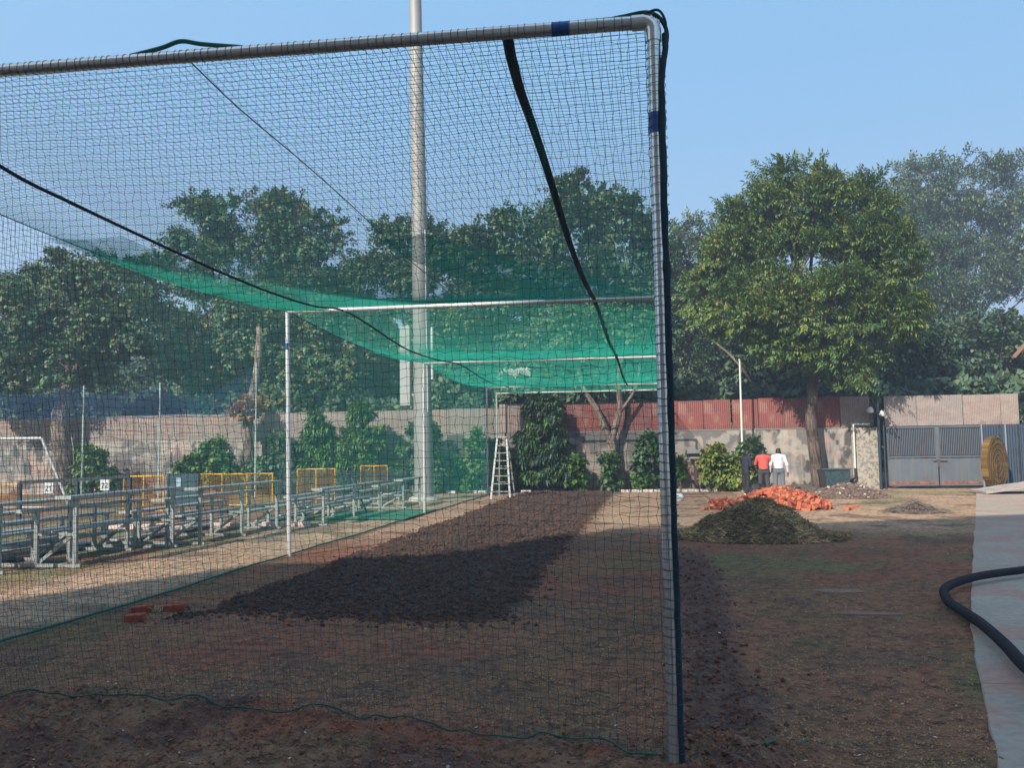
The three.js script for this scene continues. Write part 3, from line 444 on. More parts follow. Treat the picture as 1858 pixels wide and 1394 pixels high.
/* ------------------------------------------------------------------ bleachers */
{
  function bleacher(label, x, z, L, h, turn) {
    const t = thing('bleacher', label, 'bleacher', [x, 0, z], turn, 'metal bleachers along the left side'); // local: near end at z=0, runs to -L, rows step down towards -x
    const rows = [[0, 1], [-0.68, 0.81], [-1.36, 0.6], [-2.05, 0.38]];
    for (const [rx, k] of rows) { obj('seat_plank', [box(0.27, 0.045, L + 0.3, rx - 0.13, h * k - 0.022, -L / 2, 0.01)], M.alu, t); obj('end_cap', [box(0.275, 0.055, 0.02, rx - 0.13, h * k - 0.024, 0.16)], M.ladder, t); }
    for (const [rx, k] of [[-0.36, 0.5], [-1.04, 0.28], [-1.7, 0.08]]) obj('foot_plank', [box(0.27, 0.04, L + 0.2, rx - 0.13, h * k, -L / 2, 0.01)], M.alu, t);
    const n = Math.max(2, Math.round(L / 2.0) + 1);
    for (let i = 0; i < n; i++) {
      const fz = -L * i / (n - 1) * 0.97 - 0.03, f = [];
      rows.forEach(([rx, k]) => obj('leg', [box(0.055, h * k - 0.05, 0.055, rx - 0.05, (h * k - 0.05) / 2, fz)], M.alu, t));
      f.push(box(2.2, 0.05, 0.05, -1.05, 0.035, fz), beam([-0.05, h * 0.5, fz - 0.04], [-0.72, 0.06, fz - 0.04], 0.04, 0.05), box(0.7, 0.04, 0.04, -0.38, h * 0.46, fz));
      obj('cross_brace', f, M.alu, t);
    }
  }
  bleacher('aluminium bleacher at the left edge, cut by the frame', -9.45, -11.5, 3.0, 1.04, -0.06);
  bleacher('aluminium bleacher second from the left, its near end beside the sandy strip', -8.75, -12.25, 2.7, 1.11, -0.03);
  bleacher('aluminium bleacher in front of the yellow barricades, third from the left', -8.42, -15.4, 3.3, 1.08, -0.03);
  bleacher('low aluminium bleacher just right of the second cage post', -7.5, -19.3, 4.1, 0.87, -0.02);
  bleacher('low aluminium bleacher farthest back beside the floodlight mast', -7.22, -24.9, 1.9, 0.86, 0.0);
  const k = thing('pale_kerb', 'low pale pink kerb strip behind the bleachers', 'kerb', [0, 0, 0]); for (let i = 0; i < 4; i++) obj('kerb_stone', [box(1.15, 0.12, 0.16, -12 + i * 1.2, 0.05, -18.6 - i * 0.2, 0.02)], mat([0.55, 0.42, 0.40], 0.85), k);
  // leaning black frame between the low bleachers
  const f = thing('folded_trestle', 'dark folded trestle legs leaning between the two low bleachers', 'trestle', [-8.6, 0, -22.9]);
  obj('leg_pair', [bar([0, 1.0, 0], [0.55, 0.02, 0.3], 0.022), bar([0.35, 1.0, -0.3], [0.95, 0.02, 0.1], 0.022)], M.darkPaint, f); obj('crossbar', [bar([0.22, 0.6, 0.12], [0.62, 0.6, -0.1], 0.018), bar([-0.02, 1, 0], [0.37, 1, -0.3], 0.02)], M.darkPaint, f);
  // artificial turf mat
  const mt = obj('turf_mat', [box(2.6, 0.03, 3.0, -7.3, 0.035, -22.3, 0.01, 0)], mat([0.03, 0.16, 0.085], 0.95, 0, { map: grainMap })); tag(mt, 'bright green artificial turf mat on the ground by the low bleachers', 'mat');
}

/* ------------------------------------------------------------------ barricades */
{
  const meshM = M.yellow;
  function barricade(label, x, z, w, h, turn, panels = 2) {
    const t = thing('yellow_barricade', label, 'barricade', [x, 0, z], turn, 'yellow mesh barricades'), r = 0.022;
    obj('frame', [bar([0, 0, 0], [0, h, 0], r), bar([w, 0, 0], [w, h, 0], r), bar([0, h, 0], [w, h, 0], r), bar([0, 0.15, 0], [w, 0.15, 0], r)], M.yellow, t);
    for (let p = 1; p < panels; p++) obj('mid_post', [bar([w * p / panels, 0, 0], [w * p / panels, h, 0], r)], M.yellow, t);
    const L = []; for (let xx = 0.05; xx < w; xx += 0.05) L.push([V(xx, 0.15, 0), V(xx, h, 0)]); for (let y = 0.2; y < h; y += 0.05) L.push([V(0, y, 0), V(w, y, 0)]); obj('mesh_infill', cords(L, 0.0055), M.yellow, t);
  }
  barricade('yellow mesh barricade cut by the left edge of the frame', -19.3, -21, 2.5, 0.95, 0.05, 2);
  barricade('yellow mesh barricade between the dark numbered frame and the dark board', -14.6, -22.4, 1.25, 1.1, -0.05, 2);
  barricade('long yellow mesh barricade in front of the leafless tree trunk', -13.55, -24.5, 2.4, 1.08, 0.0, 3);
  barricade('yellow mesh barricade under the two conical shrubs, nearer the cage post', -11.64, -27.5, 1.26, 1.13, 0.1, 2);
  barricade('yellow mesh barricade beside the floodlight mast', -10.31, -30, 0.98, 1.16, 0.05, 2);
  // dark frames with number plates
  const t = thing('numbered_frame', 'dark steel frame with white plates reading 21 and 22', 'frame', [-16.72, 0, -21]), w = 3.0;
  obj('top_rail', [beam([0, 1.0, 0], [w, 1.13, -0.3], 0.06, 0.09)], M.darkPaint, t);
  for (const u of [0, 0.52, 1]) obj('post', [box(0.11, 1.0 + 0.1 * u, 0.08, w * u, 0.5 + 0.05 * u, -0.3 * u, 0.01)], M.darkPaint, t);
  obj('bottom_rail', [beam([0, 0.3, 0], [w, 0.35, -0.3], 0.04, 0.05)], M.darkPaint, t);
  const plate = (txt, u) => { const c = document.createElement('canvas'); c.width = 128; c.height = 128; const x = c.getContext('2d'); x.fillStyle = '#b4bcc0'; x.fillRect(0, 0, 128, 128); x.fillStyle = '#0c1018'; x.font = 'bold 88px sans-serif'; x.textAlign = 'center'; x.textBaseline = 'middle'; x.fillText(txt, 64, 68); const tx = new THREE.CanvasTexture(c); tx.colorSpace = THREE.SRGBColorSpace; const m = new THREE.MeshStandardMaterial({ map: tx, roughness: 0.6 }); const g = new THREE.BoxGeometry(0.26, 0.28, 0.015); const o = obj('number_plate', [g], m, t); o.position.set(w * u, 0.98 - 0.16 + 0.12 * u, 0.06 - 0.3 * u); };
  plate('21', 0.28); plate('22', 0.79);
  const d = thing('dark_board', 'dark blue green board panel between two yellow barricades', 'board', [-13.95, 0, -23.6]);
  obj('panel', [box(0.92, 0.95, 0.04, 0.46, 0.66, 0, 0.01)], mat([0.018, 0.055, 0.075], 0.6), d); obj('post', [box(0.07, 1.14, 0.07, 0, 0.57, 0), box(0.07, 1.14, 0.07, 0.92, 0.57, 0)], M.darkPaint, d);
  obj('plate', [box(0.14, 0.3, 0.012, 0.33, 0.86, 0.03)], mat([0.25, 0.38, 0.44], 0.6), d);
  const s = thing('dark_screen', 'low dark netted screen between the barricades under the shrubs', 'screen', [-13.0, 0, -29.2]); { const L = []; for (let x = 0; x <= 4.6; x += 0.06) L.push([V(x, 0.05, 0), V(x, 1.0, 0)]); for (let y = 0.05; y < 1.02; y += 0.05) L.push([V(0, y, 0), V(4.6, y, 0)]); obj('mesh_panel', cords(L, 0.012), M.darkPaint, s); obj('post', [0, 1.5, 3, 4.6].map((x) => bar([x, 0, 0], [x, 1.05, 0], 0.03)), M.darkPaint, s); }
  // football goal
  const g = thing('football_goal', 'white football goal with sloping stay at the far left', 'goal', [-19.55, 0, -25.5]);
  obj('crossbar', [bar([-7.3, 2.32, 0], [0, 2.27, 0], 0.055)], M.ladder, g); obj('stay', [bar([0, 2.27, 0], [1.15, 0, 0.1], 0.05)], M.ladder, g); obj('post', [bar([-7.3, 0, 0], [-7.3, 2.3, 0], 0.055)], M.ladder, g); obj('ground_bar', [bar([-7.3, 0.05, 0.1], [1.15, 0.05, 0.1], 0.03)], M.ladder, g);
  { const L = []; for (let x = -7.2; x < 0; x += 0.1) L.push([V(x, 2.28, -0.02), V(x, 0.6, -0.5)]); for (let k = 0; k < 16; k++) L.push([V(-7.2, lerp(2.28, 0.6, k / 16), lerp(-0.02, -0.5, k / 16)), V(0, lerp(2.28, 0.6, k / 16), lerp(-0.02, -0.5, k / 16))]); obj('goal_net', cords(L, 0.003), M.ladder, g); }
  // blue net court behind
  const b = thing('blue_net_fence', 'blue mesh fence net sagging between thin posts in front of the left wall', 'net fence', [0, 0, -31]);
  const ps = [[-27.5, 4.7], [-22.0, 4.43], [-18.75, 4.45], [-14.8, 5.1]]; ps.forEach(([x, h]) => obj('post', [bar([x, 0, 0], [x + 0.01, h, 0], 0.035, 8)], mat([0.33, 0.42, 0.4], 0.5), b));
  for (let k = 0; k < 3; k++) { const [xa, ha] = ps[k], [xb, hb] = ps[k + 1], nn = Math.round((xb - xa) / 0.07), sg = k === 2 ? 0.85 : 0.3; obj('mesh_panel', cords(netLines((i, j) => { const u = i / nn, top = lerp(ha - 0.25, hb - 0.05, u) - sg * Math.sin(u * Math.PI) * (k === 2 ? 1 - 0.35 * u : 1), v = j / 14; return V(lerp(xa, xb, u), lerp(top, 3.1, v), 0.05 * Math.sin(v * 3)); }, nn, 14, 4, 7), 0.007), M.netBlue, b); }
  obj('guy_wire', [bar([-20.6, 5.2, 0], [-18.75, 4.45, 0], 0.012, 5)], M.ropeGreen, b);
}

/* ------------------------------------------------------------------ ladder, stand, container, poles, lamps */
{
  const l = thing('step_ladder', 'aluminium step ladder standing open beside the fourth frame post', 'ladder', [-5.1, 0, -29.6]);
  for (const s of [-1, 1]) { obj('front_rail', [beam([s * 0.33, 0, 0.45], [s * 0.16, 2.08, 0], 0.035, 0.06)], M.ladder, l); obj('rear_rail', [beam([s * 0.28 + 0.07, 0, -0.5], [s * 0.14 + 0.05, 2.05, -0.05], 0.03, 0.045)], M.ladder, l); }
  for (let i = 1; i < 8; i++) { const v = i / 8; obj('tread', [box(2 * lerp(0.33, 0.16, v), 0.03, 0.08, 0, 2.08 * v, 0.45 * (1 - v), 0.005)], M.ladder, l); }
  obj('top_cap', [box(0.36, 0.05, 0.2, 0, 2.1, -0.02, 0.01)], M.ladder, l); obj('rear_brace', [bar([-0.17, 0.55, -0.4], [0.32, 0.55, -0.4], 0.012), bar([-0.15, 1.1, -0.27], [0.28, 1.1, -0.27], 0.012)], M.ladder, l);
  const p = thing('flag_pole', 'thin white pole standing by the wall behind the man in navy', 'pole', [3.32, 0, -33.4]); obj('shaft', [bar([0, 0, 0], [0.02, 4.88, 0], 0.045, 10, 0.034)], mat([0.6, 0.62, 0.58], 0.5), p); obj('cap', [new THREE.SphereGeometry(0.05, 10, 8).translate(0.02, 4.9, 0)], M.whitePaint, p);
  const s = thing('post_box', 'small grey roofed box on a dark post in front of the wall', 'box', [1.62, 0, -33.8]);
  obj('post', [box(0.13, 1.3, 0.12, 0, 0.65, 0, 0.01)], mat([0.09, 0.06, 0.06], 0.85), s); obj('roof', [box(0.72, 0.15, 0.5, 0, 1.48, 0, 0.02)], mat([0.26, 0.28, 0.29], 0.6), s); obj('body', [box(0.5, 0.14, 0.36, 0, 1.35, 0)], M.black, s); obj('tray', [box(0.44, 0.07, 0.42, 0, 1.25, 0.02, 0.01)], mat([0.35, 0.34, 0.32], 0.7), s);
  const c = thing('metal_container', 'dark teal steel container behind the soil mound', 'container', [6.62, 0, -33.5]);
  obj('body', [box(0.9, 0.62, 0.55, 0, 0.44, 0, 0.02)], mat([0.035, 0.075, 0.085], 0.5, 0.2, { map: grainMap }), c); obj('rim', [box(1.02, 0.05, 0.64, 0, 0.78, 0, 0.01)], mat([0.05, 0.07, 0.075], 0.5), c); obj('side_panel', [box(0.2, 0.72, 0.58, -0.5, 0.42, 0, 0.01, 0, 0, 0.12)], M.black, c);
  const f = thing('flood_lamp', 'pair of small grey flood lamps on a dark pole behind the wall', 'lamp', [7.8, 0, -36.6]); obj('pole', [bar([0.05, 0, 0], [0.05, 4.5, 0], 0.05)], M.black, f); obj('arm', [bar([-0.5, 4.2, 0], [0.5, 4.3, 0], 0.03)], M.black, f);
  obj('lamp_head', [box(0.36, 0.22, 0.12, -0.3, 4.33, 0.1, 0.02, 0, -0.2)], mat([0.35, 0.38, 0.4], 0.35), f); obj('lamp_head', [box(0.44, 0.28, 0.12, 0.32, 4.46, 0.1, 0.02, 0, -0.2)], mat([0.32, 0.34, 0.38], 0.35), f);
  const w = thing('white_sack', 'crumpled white plastic sack on the ground right of the near post', 'sack', [0.78, 0, -27.9]); { const g = mergeVertices(new THREE.IcosahedronGeometry(0.2, 3).deleteAttribute('uv').deleteAttribute('normal')), q = g.attributes.position; for (let i = 0; i < q.count; i++) { const k = 0.75 + 0.6 * fbm(N1, q.getX(i) * 9 + 4, q.getY(i) * 9 + q.getZ(i) * 7, 3); q.setXYZ(i, q.getX(i) * k * 0.9, Math.max(-0.01, q.getY(i) * k * 0.7 + 0.09), q.getZ(i) * k); } g.computeVertexNormals(); obj('bag', [g], M.whitePaint, w); }
  const st = obj('leaning_stick', [bar([0.56, 0.75, -28.6], [0.78, 0.02, -28.4], 0.03, 8)], M.whitePaint); tag(st, 'pale stick leaning behind the near post above the white sack', 'stick');
}
{ // upright disc of coir matting by the gate
  const t = thing('coir_mat_roll', 'big upright round roll of yellow brown coir matting standing before the gate', 'mat roll', [11.78, 0.0, -32.7], 0.88);
  const m1 = mat([1, 1, 1], 0.95, 0, { map: tex(256, 256, (u, v) => { const st = fbm(N1, u * 40, v * 5, 4, 40), a = fbm(N2, u * 6, v * 6, 4, 6); let k = mix3([0.16, 0.09, 0.018], [0.10, 0.05, 0.012], sstep(a, 0.35, 0.65)); k = mix3(k, [0.30, 0.19, 0.04], sstep(st, 0.52, 0.75) * 0.7); return k; }, [1.9, 1.9]), bumpMap: grainBump, bumpScale: 0.03 });
  const g = new THREE.CylinderGeometry(0.93, 0.93, 0.22, 56, 3).rotateX(Math.PI / 2), q = g.attributes.position, u = g.attributes.uv; for (let i = 0; i < q.count; i++) { const x = q.getX(i), y = q.getY(i), k = 1 + 0.06 * (fbm(N1, x * 1.6 + 3, y * 1.6, 3) - 0.5) * 2; q.setX(i, x * k * (y < -0.55 ? 0.9 : 1)); q.setY(i, y * k * (y > 0 ? 1.03 : 1)); u.setXY(i, x, y); } g.computeVertexNormals();
  obj('mat_body', [g.translate(0, 0.95, 0)], m1, t);
  for (let r = 0; r < 5; r++) obj('coil', [new THREE.TorusGeometry(0.12 + r * 0.19, 0.018, 5, 40).translate(0.01 * r, 0.95, 0.108)], m1, t);
  obj('pale_flap', [new THREE.TorusGeometry(0.95, 0.04, 6, 14, 0.8).rotateZ(0.55).translate(0, 0.96, 0.02)], mat([0.5, 0.46, 0.32], 0.9), t);
}
{ // ramp and pavilion eave on the right
  const t = thing('timber_ramp', 'pale sloping ramp plate at the far right end of the path', 'ramp', [11.0, 0.06, -30.4]);
  obj('deck', [beam([-0.6, 0.03, 0], [3.4, 0.62, 0], 1.5, 0.07)], mat([0.42, 0.37, 0.33], 0.85, 0, { map: grainMap }), t); obj('side_board', [beam([0.9, 0.14, 0.72], [3.2, 0.44, 0.72], 0.05, 0.2)], M.black, t); obj('support', [box(0.08, 0.5, 1.3, 2.2, 0.22, 0), box(0.08, 0.6, 1.3, 3.2, 0.28, 0)], M.black, t);
  const p = thing('pavilion', 'brown roof eave corner jutting in at the right edge', 'pavilion', [8.4, 0, -21.8], -0.338);
  obj('roof', [box(6, 0.12, 4, 3.28, 4.02, -1.2, 0.02), beam([0.30, 4.0, 0.75], [-0.02, 3.62, 0.75], 0.05, 0.08)], mat([0.20, 0.13, 0.09], 0.8), p); obj('fascia', [beam([0.28, 4.02, 0.84], [6.2, 4.12, 0.84], 0.05, 0.07)], mat([0.45, 0.36, 0.28], 0.7), p); obj('soffit', [box(5.9, 0.4, 3.8, 3.35, 3.75, -1.2)], mat([0.07, 0.05, 0.045], 0.9), p); for (const x of [1.6, 5.8]) obj('column', [box(0.25, 3.6, 0.25, x, 1.8, 0)], mat([0.12, 0.08, 0.07], 0.9), p);
}
{ // thick hose
  const h = thing('water_hose', 'thick dark hose curving from the turf onto the concrete path', 'hose');
  const pts = [[6.6, 0.14, -12.75], [5.2, 0.14, -12.25], [4.45, 0.135, -11.75], [3.75, 0.13, -11.2], [3.22, 0.10, -10.55], [3.02, 0.08, -9.85], [2.95, 0.09, -9.2], [2.84, 0.13, -8.4], [2.72, 0.135, -7.55], [2.58, 0.135, -6.75], [2.5, 0.135, -5.8], [2.6, 0.135, -4.4], [2.9, 0.135, -3.4]];
  obj('hose_body', [tube(pts, 0.045, 160, 14)], mat([0.008, 0.007, 0.013], 0.85, 0, { bumpMap: grainBump, bumpScale: 0.002 }), h);
  const rings = []; const c = new THREE.CatmullRomCurve3(pts.map((p) => V(...p))); for (let i = 0; i < 260; i++) { const u = i / 260, q = c.getPointAt(u), tn = c.getTangentAt(u), g = new THREE.TorusGeometry(0.045, 0.003, 3, 12); g.applyQuaternion(new THREE.Quaternion().setFromUnitVectors(V(0, 0, 1), tn)); rings.push(g.translate(q.x, q.y, q.z)); } obj('hose_rib', rings, mat([0.010, 0.009, 0.016], 0.85), h);
}

/* ------------------------------------------------------------------ heaps and bricks */
function heapGeo(f, rx, rz, n = 60) { // f(u, a) -> height; radial mound
  const pos = [], idx = [], uv = []; const m = 72; pos.push(0, f(0, 0), 0); uv.push(0, 0);
  for (let i = 1; i <= n; i++) for (let k = 0; k < m; k++) { const u = i / n, a = k / m * 6.2832, x = Math.cos(a) * u * rx, z = Math.sin(a) * u * rz; pos.push(x, f(u, a, x, z), z); uv.push(x, z); }
  for (let k = 0; k < m; k++) idx.push(0, 1 + (k + 1) % m, 1 + k);
  for (let i = 0; i < n - 1; i++) for (let k = 0; k < m; k++) { const a = 1 + i * m + k, b = 1 + i * m + (k + 1) % m; idx.push(a, b, a + m, b, b + m, a + m); }
  const g = new THREE.BufferGeometry(); g.setAttribute('position', new THREE.Float32BufferAttribute(pos, 3)); g.setAttribute('uv', new THREE.Float32BufferAttribute(uv, 2)); g.setIndex(idx); g.computeVertexNormals(); return g;
}
const heapH = (h, seed, rough) => (u, a, x = 0, z = 0) => h * (Math.pow(Math.max(0, Math.cos(Math.min(1, u) * 1.5708)), 1.25)) * (0.9 + 0.25 * (fbm(N1, x * 1.2 + seed, z * 1.2, 3) - 0.3)) + rough * (fbm(N2, x * 6 + seed, z * 6, 3) - 0.5) * Math.min(1, 4 * (1 - u)) - 0.02;
{
  const t = thing('grass_heap', 'heap of dark grass cuttings in front of the orange bricks', 'heap', [1.92, 0, -17.1]), H = (u, a, x = 0, z = 0) => { const w = u * (1 + 0.09 * Math.sin(a * 2 + 0.6) + 0.06 * Math.sin(a * 3 + 2)), q = Math.max(0, 1 - w); return 0.71 * (0.22 * q + 0.78 * Math.pow(Math.max(0, Math.cos(Math.min(1, w * 1.02) * 1.5708)), 1.45)) + (0.2 * (fbm(N2, x * 3.4 + 3, z * 3.4, 3) - 0.5) + 0.06 * (fbm(N3, x * 14, z * 14, 2) - 0.5)) * Math.min(1, 3 * (1 - u)) - 0.015; };
  obj('mound', [heapGeo(H, 1.58, 1.3, 90)], mat([0.15, 0.125, 0.08], 0.98, 0, { map: grainMap, bumpMap: grainBump, bumpScale: 0.03 }), t);
  const g = new THREE.BufferGeometry(); g.setAttribute('position', new THREE.Float32BufferAttribute([-0.5, 0, -0.02, 0.5, 0, 0, 0, 0.06, 0.02, -0.5, 0, 0.02, 0, 0.05, 0.04, 0.5, 0, 0], 3)); g.computeVertexNormals(); const R = rng(14);
  instanced('cut_grass', g, M.straw, 9000, (i, d) => { const u = Math.sqrt(R()) * 1.06, a = R() * 6.283, x = Math.cos(a) * u * 1.58, z = Math.sin(a) * u * 1.3; d.position.set(x, Math.max(0.01, H(Math.min(u, 1), a, x, z)) + 0.012, z); d.rotation.set((R() - 0.5) * 1.6, R() * 6.28, (R() - 0.5) * 1.6); const s = 0.08 + 0.16 * R(); d.scale.set(s, s * 1.5, s * 0.9); const k = (0.6 + 0.7 * R()) * (fbm(N1, x * 2.4 + 8, z * 2.4, 3) > 0.5 ? 1.8 : 1.0); return R() < 0.45 ? [0.26 * k, 0.21 * k, 0.105 * k] : R() < 0.65 ? [0.36 * k, 0.25 * k, 0.15 * k] : [0.13 * k, 0.105 * k, 0.06 * k]; }, t);
}
function obj2(o, t) { o.name = 'brick_' + String(t.children.length).padStart(3, '0'); o.castShadow = o.receiveShadow = true; t.add(o); }
const brickVar = [0, 1, 2].map((s) => { const g = new RoundedBoxGeometry(0.225, 0.072, 0.108, 1, 0.008), p = g.attributes.position, R = rng(40 + s); const dx = (R() - 0.5) * 0.012, u = g.attributes.uv; for (let i = 0; i < p.count; i++) { p.setX(i, p.getX(i) + dx * p.getY(i) * 20); u.setXY(i, p.getX(i) + s, p.getY(i) + p.getZ(i)); } return g; });
{
  const t = thing('brick_pile', 'pile of orange red bricks behind the dark grass heap', 'brick pile', [3.45, 0, -24.6]), R = rng(88);
  const H = (x, z) => { const u = Math.hypot((x + 0.1) / 1.45, z / 1.15), main = 0.50 * Math.max(0, 1 - Math.pow(u, 1.6)), tail = 0.26 * Math.max(0, 1 - Math.hypot((x + 1.5) / 0.75, (z - 0.15) / 0.7)); return Math.max(main, tail); };
  const core = []; for (let i = 0; i < 40000 && t.children.length < 294; i++) {
    const x = lerp(-1.9, 1.45, R()), z = lerp(-0.7, 1.25, R()), h = H(x, z); if (h < 0.03 + 0.01 * R()) continue; if (z < -0.25 && R() < 0.5) continue;
    const o = new THREE.Mesh(brickVar[Math.floor(R() * 3)], M.brick[Math.floor(R() * 4)]); o.name = t.children.length ? 'brick_' + String(t.children.length).padStart(3, '0') : 'brick'; o.castShadow = o.receiveShadow = true;
    o.position.set(x, h + 0.045 * (R() - 0.35), z); o.rotation.set((R() - 0.5) * 1.5 + z * 0.3, R() * 6.28, (R() - 0.5) * 1.7); o.scale.setScalar(0.97 + 0.06 * R()); t.add(o);
  }
  const rest = []; for (let i = 0; i < 900; i++) { const x = lerp(-2.0, 1.4, R()), z = lerp(-1.1, 1.15, R()), h = H(x, z); if (h < 0.14) continue; const g = new THREE.BoxGeometry(0.225, 0.072, 0.108); g.rotateX((R() - 0.5)); g.rotateY(R() * 6.28); g.rotateZ((R() - 0.5)); rest.push(g.translate(x, (h - 0.12) * (0.3 + 0.7 * R()), z)); }
  const o = obj('buried_bricks', rest, M.brick[1], t); o.userData.kind = 'stuff';
  for (const [bx, bz] of [[1.62, 0.5], [1.85, 0.1], [-2.1, 0.7], [1.5, 0.95], [0.4, 1.3]]) { const o = new THREE.Mesh(brickVar[1], M.brick[2]); o.position.set(bx, 0.04, bz); o.rotation.set(0.1, bx * 7, 0.05); obj2(o, t); }
  const m = thing('soil_mound', 'low mound of dark crumbly soil right of the brick pile', 'mound', [6.15, 0, -29.3]); obj('mound_body', [heapGeo(heapH(0.46, 9, 0.12), 1.35, 1.1, 40)], mat([0.15, 0.105, 0.085], 0.98, 0, { map: grainMap, bumpMap: grainBump, bumpScale: 0.03 }), m);
  instanced('clods', CLOD, mat([1, 1, 1], 0.98), 900, (i, d) => { const u = Math.sqrt(R()), a = R() * 6.28, x = Math.cos(a) * u * 1.35, z = Math.sin(a) * u * 1.1; const s = 0.02 + 0.05 * R() * R(); d.position.set(x, Math.max(0, heapH(0.46, 9, 0.12)(u, a, x, z)) + s * 0.4, z); d.scale.setScalar(s); d.rotation.set(R() * 6, R() * 6, 0); const k = 0.7 + 0.6 * R(); return R() < 0.06 ? [0.4, 0.38, 0.34] : [0.15 * k, 0.105 * k, 0.085 * k]; }, m);
  const m2 = thing('soil_mound', 'dark soil spread at the tree foot behind the bricks', 'mound', [5.0, 0, -31.6]); obj('mound_body', [heapGeo(heapH(0.34, 29, 0.12), 1.6, 0.9, 36)], mat([0.13, 0.10, 0.075], 0.98, 0, { map: grainMap, bumpMap: grainBump, bumpScale: 0.03 }), m2);
  const tw = thing('twig_heap', 'small heap of dry grey twigs on the turf before the gate', 'twig heap', [6.4, 0, -23.0]); const L = []; for (let i = 0; i < 260; i++) { const a = R() * 6.28, u = R(), x = Math.cos(a) * u * 0.72, z = Math.sin(a) * u * 0.7, b = R() * 6.28, l = 0.1 + 0.22 * R(), y = 0.24 * (1 - u) * R() + 0.03; L.push([V(x - Math.cos(b) * l, Math.max(0.01, y - 0.08 * R()), z - Math.sin(b) * l), V(x, y + 0.03, z), V(x + Math.cos(b + 0.3) * l, Math.max(0.01, y - 0.06 * R()), z + Math.sin(b + 0.3) * l)]); } obj('twigs', cords(L, 0.008), mat([0.17, 0.135, 0.12], 0.95), tw).userData.kind = 'stuff';
  obj('twig_bed', [heapGeo(heapH(0.14, 5, 0.05), 0.75, 0.7, 20)], mat([0.12, 0.09, 0.08], 0.98), tw);
  // loose bricks beside the dug strip
  const lb = [['red brick lying left of its neighbour by the dug strip', -5.58, -8.95, 0.3, 0], ['red brick lying nearest the dug strip with dry stalks against it', -5.25, -9.04, 0.22, 2], ['broken red brick lying nearer the camera than the other two', -5.36, -8.46, 0.2, 1]];
  for (const [lab, x, z, a, v] of lb) { const o = obj('brick', [brickVar[v].clone()], M.brick[1]); o.position.set(x, groundY(x, z) + 0.036, z); o.rotation.set(0.05, a, 0.06); o.scale.set(v === 1 ? 0.88 : 1, 1, 1); tag(o, lab, 'brick', 'loose bricks by the dug strip'); }
  { const L = [], R3 = rng(9); for (let i = 0; i < 16; i++) { const b = R3() * 6.28, l = 0.04 + 0.06 * R3(), x = -5.42 + (R3() - 0.5) * 0.08, z = -8.95 + (R3() - 0.5) * 0.06; L.push([V(x, groundY(x, z), z), V(x + Math.cos(b) * l * 0.5, groundY(x, z) + l * 0.6, z + Math.sin(b) * l * 0.5), V(x + Math.cos(b) * l, groundY(x, z) + l * 0.7, z + Math.sin(b) * l)]); } const o = obj('dry_stalks', cords(L, 0.003), mat([0.5, 0.42, 0.2], 0.9)); tag(o, 'tuft of pale dry stalks between two loose red bricks', 'stalks'); }
  // flat stones / cement patches on the right turf
  const cp = (x, z, w, d, lab) => { const g = new THREE.CylinderGeometry(1, 1.08, 0.03, 18); const q = g.attributes.position; for (let i = 0; i < q.count; i++) { const k = 0.7 + 0.6 * fbm(N1, q.getX(i) * 2 + x * 3, q.getZ(i) * 2, 3); q.setX(i, q.getX(i) * k); q.setZ(i, q.getZ(i) * k); } g.computeVertexNormals(); g.scale(w, 1, d); const o = obj('cement_patch', [g], mat([0.27, 0.17, 0.125], 0.95, 0, { map: grainMap })); o.position.set(x, groundY(x, z) + 0.002, z); tag(o, lab, 'cement patch'); };
  cp(2.12, -10.8, 0.27, 0.14, 'flat pale cement patch in the middle of the right turf'); cp(2.15, -9.45, 0.33, 0.08, 'thin pale cement strip nearer the hose bend');
  const gn = obj('net_scrap', [tube([[0.6, 0.02, -5.3], [0.68, 0.03, -5.34], [0.76, 0.02, -5.31], [0.84, 0.03, -5.36]], 0.012, 20, 6)], M.ropeGreen); tag(gn, 'small scrap of green net on the turf at lower right', 'net scrap');
}

